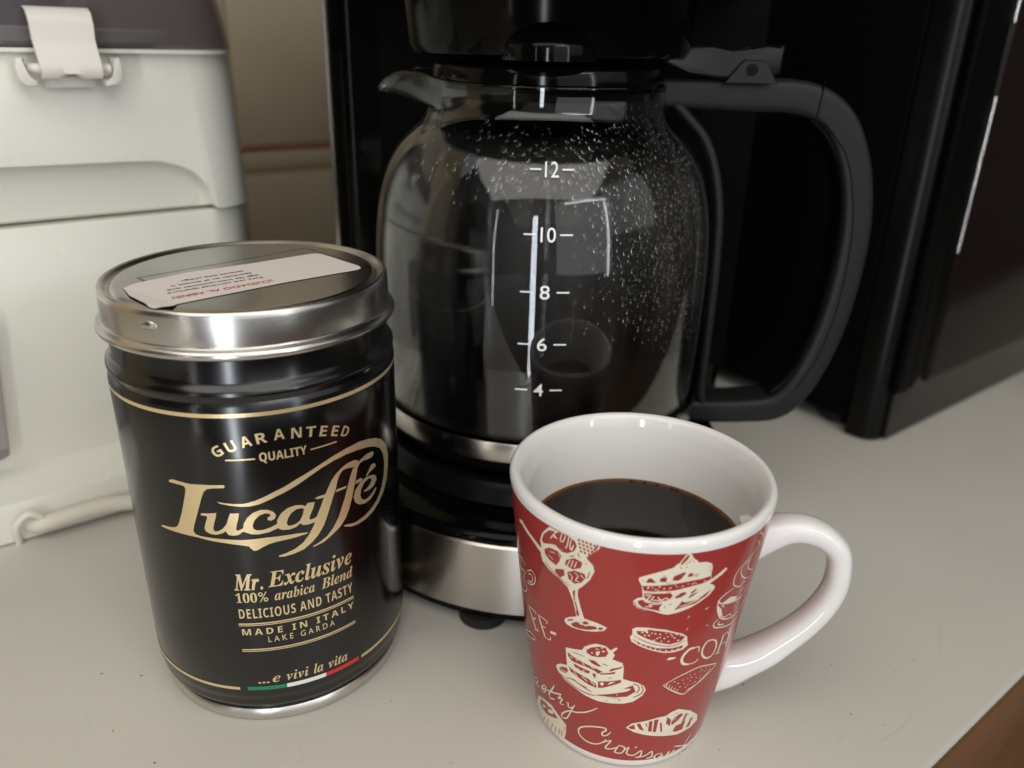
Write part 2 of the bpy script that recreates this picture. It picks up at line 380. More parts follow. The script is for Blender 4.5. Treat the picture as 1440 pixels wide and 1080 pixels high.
for g in (fr, bk):
    for a, b in zip(g, g[1:]):
        for k in range(n_c): bm.faces.new((a[k], a[k+1], b[k+1], b[k]))
for k in range(n_c):
    bm.faces.new((fr[0][k], fr[0][k+1], bk[0][k+1], bk[0][k])); bm.faces.new((fr[-1][k], bk[-1][k], bk[-1][k+1], fr[-1][k+1]))
for a, b, c_, d in zip(fr, fr[1:], bk, bk[1:]):
    bm.faces.new((a[0], b[0], d[0], c_[0])); bm.faces.new((a[-1], c_[-1], d[-1], b[-1]))
latch = jpart('latch', bm, M['ivory'], smooth=50)
for sx in (-1, 1):
    bm = bmesh.new()
    J_ = [(.0170, .1832), (.0174, .1795), (.0168, .1758), (.0150, .1738), (.0112, .1735), (.0112, .1757), (.0138, .1762), (.0146, .1778), (.0146, .1832)]
    prism(bm, [(.0617+sx*x, z) for x, z in J_], .3425, .3520, 'y', .0006, 2)
    jpart('latch_bracket', bm, M['ivory'], latch)
bm = bmesh.new(); tube(bm, [(.048, .3462, .1795), (.0755, .3462, .1795)], .0018, 12); jpart('hinge_pin', bm, M['ivory'], latch)
bm = bmesh.new(); box(bm, .0535, .0700, .3485, .3512, .1728, .1770, .0006); jpart('catch', bm, M['ivory'], latch)
bm = bmesh.new()
loft(bm, [rrect(-.09, .0150, .346, .372, .006, .033), rrect(-.09, .0205, .346, .372, .006, .090), rrect(-.088, .018, .348, .37, .005, .0925)])
jpart('pulp_container', bm, M['smoky'])
bm = bmesh.new(); tube(bm, [(.0150, .3420, .0060), (.0158, .3355, .0066), (.0200, .3322, .0076), (.030, .3318, .0082), (.044, .3320, .0078), (.060, .3300, .0056), (.085, .330, .0037), (.12, .334, .0036), (.15, .35, .0036), (.17, .40, .0036)], .0034, 14, 8)
jpart('power_cord', bm, M['cord'])
bm = bmesh.new(); tube(bm, [(.0098, .3352, .0004), (.0098, .3325, .0075), (.0110, .3318, .0112), (.0150, .3316, .0138), (.0190, .3318, .0112), (.0204, .3325, .0080), (.0206, .3352, .0050)], .0014, 10, 6)
jpart('cord_clip', bm, M['white_plastic'])
# ------------------------------------------------------------------ microwave
MW = tag(empty('microwave_oven', U*.59+V*.33, PHI), 'black microwave oven standing at the right behind the mug', 'microwave')
def mpart(name, bm, m_, parent=None, smooth=40):
    bmesh.ops.translate(bm, verts=bm.verts, vec=(-.59, -.33, 0)); return obj(name, bm, m_, parent or MW, smooth)
bm = bmesh.new(); box(bm, .3855, .80, .196, .47, .0065, .27, .004, 3); mpart('casing', bm, M['mw_case'])
bm = bmesh.new(); box(bm, .3832, .802, .1795, .1952, .0015, .272)
bevel_where(bm, lambda a, b: abs(a.x-b.x) < 1e-6 and abs(a.y-b.y) < 1e-6 and a.y < .18, .009, 6); mpart('front_frame', bm, M['mw_gloss'])
bm = bmesh.new(); box(bm, .4178, .74, .1740, .1792, .0292, .262, .0035, 4); door = mpart('door', bm, M['mw_glass'])
bm = bmesh.new(); prism(bm, [(.3880, .0292)]+[(.3965+.020*math.sin(R(q)), .0492-.020*math.cos(R(q))) for q in range(0, 91, 10)]+[(.4165, .262), (.3880, .262)], .1745, .1790, 'y', .0015, 3); mpart('frame_post', bm, M['mw_case'])
bm = bmesh.new(); tube(bm, [(.4171, .1742, .100), (.4171, .1742, .174)], .0009, 12); mpart('edge_highlight', bm, M['steel_plain'], door)  # steel in two pieces, shaped as the broken highlight on this edge
bm = bmesh.new(); tube(bm, [(.4171, .1742, .2055), (.4171, .1742, .262)], .0009, 12); mpart('edge_highlight', bm, M['steel_plain'], door)
bm = bmesh.new(); prism(bm, [(.392, .002), (.795, .002), (.795, .0285), (.4190, .0285), (.4174, .0300), (.4174, .062), (.392, .062)], .1768, .1792, 'y', .0006, 2); mpart('counter_reflection', bm, M['mw_reflection'])  # added panel, shaped to the paler reflection of the counter
for k in range(5):
    bm = bmesh.new(); box(bm, .3838, .3860, .30+.026*k, .318+.026*k, .2065, .2095); mpart('vent_slot', bm, M['void'])
for x, y in ((.40, .21), (.78, .21), (.40, .45), (.78, .45)):
    bm = bmesh.new(); lathe(bm, [(0, 0), (.009, 0), (.010, .0075), (0, .0075)], 20, cx=x, cy=y); mpart('foot', bm, M['rubber'])
# ------------------------------------------------------------------ coffee maker
AX, AY = .010, .3034
CM = tag(empty('coffee_maker', (AX, AY, 0)), 'black drip coffee maker with a brushed steel band round its base', 'coffee maker')
def stad(off, z, back=.155, n=40, r=.080):
    q = [((r-off)*math.cos(PI+PI*k/n), (r-off)*math.sin(PI+PI*k/n), z) for k in range(n+1)]
    return q+[(r-off, back-off, z), (-(r-off), back-off, z)]
def cpart(name, rings, m_, smooth=40, parent=None):
    return obj(name, loft(bmesh.new(), rings), m_, parent or CM, smooth)
cpart('base_rim', [stad(.004, .0040), stad(.0008, .0048), stad(.0006, .0073)], M['black_satin'])
cpart('steel_band', [stad(.0008, .0071), stad(0, .0078), stad(0, .0346), stad(.0008, .0353)], M['steel_brushed_h'])
cpart('deck', [stad(.0010, .0350), stad(.0005, .0358), stad(.0006, .0372), stad(.0016, .0386), stad(.0036, .0396), stad(.0080, .0408), stad(.0125, .0416)], M['deck_gloss'], 60)
bm = bmesh.new(); lathe(bm, [(0, .0425), (.0655, .0425), (.0640, .0478), (.0625, .0496), (.0605, .0501), (.0595, .0496), (0, .0496)], 96); obj('warming_plate', bm, M['black_satin'], CM)
for sx, sy in ((-1, -1), (1, -1), (-1, 1), (1, 1)):
    bm = bmesh.new(); lathe(bm, [(0, 0), (.0078, 0), (.0088, .001), (.0088, .0045), (0, .0045)], 24, cx=.0185*sx if sy < 0 else .055*sx, cy=-.0705 if sy < 0 else .125); obj('foot', bm, M['rubber'], CM)
bm = bmesh.new(); loft(bm, [rrect(-.0968, .0975, .0715, .1700, .014, z) for z in (.002, .33)]); obj('tower', bm, M['black_gloss'], CM)
bm = bmesh.new(); box(bm, -.072, .0960, .0695, .0725, .045, .33, .0008, 2); obj('matte_cover', bm, M['mw_case'], CM)  # added matte sheet, keeps lamp reflections off the tower front
bm = bmesh.new(); box(bm, -.0982, -.0966, .0842, .0852, .01, .33, .0003, 1); obj('chrome_trim', bm, M['steel_plain'], CM)
bm = bmesh.new(); box(bm, -.0895, -.0885, .0706, .0716, .06, .33, .0003, 1); obj('edge_bead', bm, M['black_gloss'], CM)
bm = bmesh.new(); loft(bm, [stad(.0, .2125, .075, r=.084), stad(-.002, .2145, .075, r=.084), stad(-.003, .33, .075, r=.084)]); obj('brew_head', bm, M['black_gloss'], CM)
bm = bmesh.new(); lathe(bm, [(0, .1872), (.042, .1872), (.0475, .1880), (.0490, .1905), (.0512, .2130), (0, .2130)], 80); obj('filter_basket', bm, M['basket_gloss'], CM)
bm = bmesh.new(); lathe(bm, [(0, .1992), (.006, .1988), (.0105, .1970), (.0138, .1940), (.0152, .1905), (.0150, .1868), (0, .1868)], 40, cx=-.001, cy=-.040); obj('drip_valve', bm, M['black_gloss'], CM)
# ------------------------------------------------------------------ carafe
def orient(bm, cx=0, cy=0, flat=False):
    bm.normal_update()
    for f in bm.faces:
        c_ = f.calc_center_median(); o_ = Vector((0, 0, 1)) if flat else Vector((c_.x-cx, c_.y-cy, 0))
        if f.normal.dot(o_) < 0: f.normal_flip()
CF = tag(empty('glass_carafe', (AX, AY, .0505)), 'glass coffee carafe with black lid and handle and white cup marks', 'carafe')
ZB = .0505
def fpart(name, bm, m_, parent=None, smooth=40, recalc=True):
    bmesh.ops.translate(bm, verts=bm.verts, vec=(0, 0, -ZB)); return obj(name, bm, m_, parent or CF, smooth, recalc)
GP = [(.0560, .0586), (.0600, .0605), (.0617, .064), (.0624, .074), (.0630, .090), (.0632, .105), (.0630, .120), (.0622, .131), (.0608, .1400), (.0585, .1480), (.0560, .1535), (.0525, .1590), (.0485, .1635), (.0455, .1665), (.0435, .1695), (.0425, .1725), (.0420, .1760), (.0424, .1790)]
def glassR(z):
    for (r0, z0), (r1, z1) in zip(GP, GP[1:]):
        if z <= z1: return r0+(r1-r0)*max(0, (z-z0)/(z1-z0))
    return GP[-1][0]
sp = smooth_path([Vector((r, z, 0)) for r, z in GP], 4)
outer = [(v.x, v.y) for v in sp]
T_ = .0015
def glassR(z):
    for (r0, z0), (r1, z1) in zip(outer, outer[1:]):
        if z <= z1: return r0+(r1-r0)*max(0, (z-z0)/(z1-z0))
    return outer[-1][0]
inner = [(r-T_, z+(T_ if k < 4 else 0)) for k, (r, z) in enumerate(outer)]
def spout(r, z, a):
    k = math.exp(-((a-PI)/.34)**2); t = max(0, min(1, (z-.1708)/.0065))
    return r+.0182*k*t**.6*(.8+.2*t), z+t*t*(.0042*4*k*(1-k)-.0030*k)
bm = bmesh.new()
lathe(bm, [(0, .0586)]+outer+[(.0418, .1797)]+[(r, z) for r, z in reversed(inner)]+[(0, .0601)], 128, warp=spout)
glass = fpart('glass_body', bm, M['glass'], smooth=60)
bm = bmesh.new()       # metal band round the foot of the glass
lathe(bm, [(.0632, .0592), (.0638, .0587), (.0641, .0595), (.0641, .0652), (.0637, .0660), (.0630, .0655)], 128, closed=True); fpart('steel_band', bm, M['steel_brushed_h'])
bm = bmesh.new(); lathe(bm, [(0, .0507), (.0555, .0507), (.0590, .0520), (.0612, .0545), (.0625, .0583), (.060, .0584), (0, .0584)], 96); fpart('bottom_cap', bm, M['black_satin'])
bm = bmesh.new()
lathe(bm, [(.0395, .1745), (.0402, .1772), (.0412, .1776), (.0414, .1783), (.0412, .1838), (.0405, .1850), (.0385, .1853), (.0360, .1845), (.020, .1842), (0, .1842)], 96)
bm.faces.new([v for v in bm.verts if abs(v.co.z-.1745) < 1e-6]); lid = fpart('lid', bm, M['black_gloss'])
bm = bmesh.new()
lev = [(.0486, .1872), (.0500, .1895), (.0530, .1914), (.0594, .1924), (.0650, .1917), (.0720, .1906), (.0796, .1903), (.0840, .1911), (.0885, .1931), (.0897, .1925), (.0894, .1838), (.0833, .1825), (.0682, .1817), (.0578, .1838), (.0514, .1855)]
prism(bm, [(x-.010+0, z) for x, z in lev], -.011, .011, 'y', .0012, 3)
lever = fpart('thumb_lever', bm, M['lever_black'], lid)
for s_ in (-1, 1):
    bm = bmesh.new(); prism(bm, [(.0600, .1806), (.0652, .1872), (.0664, .1882), (.0730, .1880), (.0740, .1868), (.0785, .1806)], s_*.0118-.0006, s_*.0118+.0006, 'y', .0003, 1); fpart('lever_lug', bm, M['lever_black'], lid)
    bm = bmesh.new(); tube(bm, [(.0690, s_*.0115, .1850), (.0690, s_*.0132, .1850)], .0019, 16); fpart('hinge_pin', bm, M['black_satin'], lid)
HP = [(.0500, .1768), (.0586, .1767), (.079, .1765), (.0969, .1764), (.1076, .1735), (.1162, .1657), (.1232, .1507), (.1267, .1326), (.1268, .1132), (.1250, .0957), (.1215, .0805), (.1160, .0663), (.1084, .0574), (.0953, .0551), (.0806, .0546), (.0690, .0550)]
HW = [.0050, .0052, .0055, .0057, .0058, .0059, .0058, .0058, .0058, .0058, .0058, .0057, .0056, .0052, .0050, .0046]
bm = bmesh.new(); tube(bm, [(x-AX, 0, z) for x, z in HP], [(w_, .0088) for w_ in HW], 28, 6, normal=(0, 1, 0), power=.36)
hand = fpart('handle', bm, M['black_matte'], smooth=60)
SP_ = [(.0540, .1745), (.0600, .1690), (.0672, .1612), (.0722, .1497), (.0752, .1350), (.0762, .1200), (.0766, .1063), (.0766, .0825), (.0766, .0660), (.0780, .0560)]
bm = bmesh.new(); tube(bm, [(x-AX, 0, z) for x, z in SP_], [(.0021, .0085)]*len(SP_), 20, 6, normal=(0, 1, 0), power=.6); fpart('handle_strap', bm, M['black_matte'], hand, smooth=60)
bm = bmesh.new()       # insert let into the inside of the grip
ins = [(.1040, .1690), (.1115, .1625), (.1182, .1500), (.1219, .1326), (.1221, .1132), (.1203, .0962), (.1168, .0815), (.1116, .0700), (.1055, .0630)]
tube(bm, [(x-AX, 0, z) for x, z in ins], [(.0012, .0066)]*len(ins), 16, 6, normal=(0, 1, 0), power=.6); fpart('grip_insert', bm, M['black_satin'], hand, smooth=60)
bm = bmesh.new()
sm_ = [(.1052, -.00885, .1690), (.1100, -.00892, .1660), (.1182, -.00892, .1560), (.1232, -.00892, .1400), (.1252, -.00892, .1240), (.1245, -.00892, .1000), (.1205, -.00892, .0800), (.1140, -.00892, .0660)]
tube(bm, [(x-AX, y, z) for x, y, z in sm_], .00018, 6, 6); fpart('seam', bm, M['void'], hand)
bm = bmesh.new(); prism(bm, [(.0948-.0002, .1700), (.0952-.0002, .1700), (.0962-.0002, .1822), (.0958-.0002, .1822)], -.00895, -.0080, 'y'); fpart('joint_line', bm, M['void'], hand)
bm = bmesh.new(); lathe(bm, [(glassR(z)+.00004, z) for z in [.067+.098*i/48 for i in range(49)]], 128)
orient(bm); fpart('haze_film', bm, M['haze_film'], glass, 80, False)
# droplets of condensation inside the glass
bm = bmesh.new()
def drop(bm, th, z, s, el):
    r = glassR(z)-T_+.00003; sl = (glassR(z+.002)-glassR(z-.002))/.004
    n = Vector((-math.sin(th), math.cos(th), sl)).normalized(); p = Vector((r*math.sin(th), -r*math.cos(th), z))
    e1 = Vector((math.cos(th), math.sin(th), 0)); e2 = n.cross(e1)
    if e2.z > 0: e2 = -e2
    tipv = bm.verts.new(p+n*s*.55); rings = []
    for q, hh in ((.45, .47), (.80, .27), (1.0, 0.0)):
        rings.append([bm.verts.new(p+n*s*hh+e1*s*q*math.cos(2*PI*k/8)+e2*s*q*el*math.sin(2*PI*k/8)*(1.25 if math.sin(2*PI*k/8) > 0 else .9)) for k in range(8)])
    for k in range(8):
        j = (k+1) % 8
        bm.faces.new((tipv, rings[0][k], rings[0][j])); bm.faces.new((rings[0][k], rings[1][k], rings[1][j], rings[0][j])); bm.faces.new((rings[1][k], rings[2][k], rings[2][j], rings[1][j]))
    bm.faces.new(list(reversed(rings[2])))
cells = {}
cnt = 0; tries = 0
while cnt < 1500 and tries < 60000:
    tries += 1
    th = random.uniform(-1.0, 1.35); z = random.uniform(.088, .1735)
    den = math.exp(-((z-.156)/.009)**2)*.30*(.15+.85*(math.sin(th*9+z*400)*math.sin(th*17-z*300) > -.25))
    den += .95*math.exp(-((th-.72)/.30)**2)*(1 if z > .115 else max(0, (z-.088)/.027))*math.exp(-((z-.138)/.024)**2)
    den += .35*math.exp(-((th-.95)/.25)**2)*max(0, min(1, (z-.09)/.02))
    if th < -.35: den *= .35
    if z > .168: den *= .4
    if random.random() > den: continue
    s = random.uniform(.0007, .0011) if cnt < 90 else random.choice((.00026, .00032, .0004, .0005, .0006, .00072))
    kx, kz = int(th*.058/.0012), int(z/.0012); hit = False
    for a in (-1, 0, 1):
        for b in (-1, 0, 1):
            for (t2, z2, s2) in cells.get((kx+a, kz+b), ()):
                if ((t2-th)*.058)**2+(z2-z)**2 < (s+s2)**2*1.25: hit = True
    if hit: continue
    cells.setdefault((kx, kz), []).append((th, z, s))
    drop(bm, th, z, s, random.uniform(1.0, 1.35)); cnt += 1
for k in range(46):       # wet runs down the right of the glass
    th = random.gauss(.82, .22); z = random.uniform(.098, .135); L_ = random.uniform(.004, .013)
    drop(bm, th, z, random.uniform(.00022, .0004), L_/.0008)
dr = fpart('droplets', bm, M['water'], smooth=80); dr['kind'] = 'stuff'
# coffee left in the carafe
bm = bmesh.new(); lathe(bm, [(0, .0603)]+[(max(.001, glassR(z)-T_-.00015), z) for z in (.0606, .064, .070, .078, .086, .0920)]+[(glassR(.0928)-T_-.0006, .0921), (0, .0921)], 96)
tag(obj('brewed_coffee', bm, M['coffee']), 'dark coffee left in the bottom of the glass carafe', 'coffee').location = (AX, AY, 0)
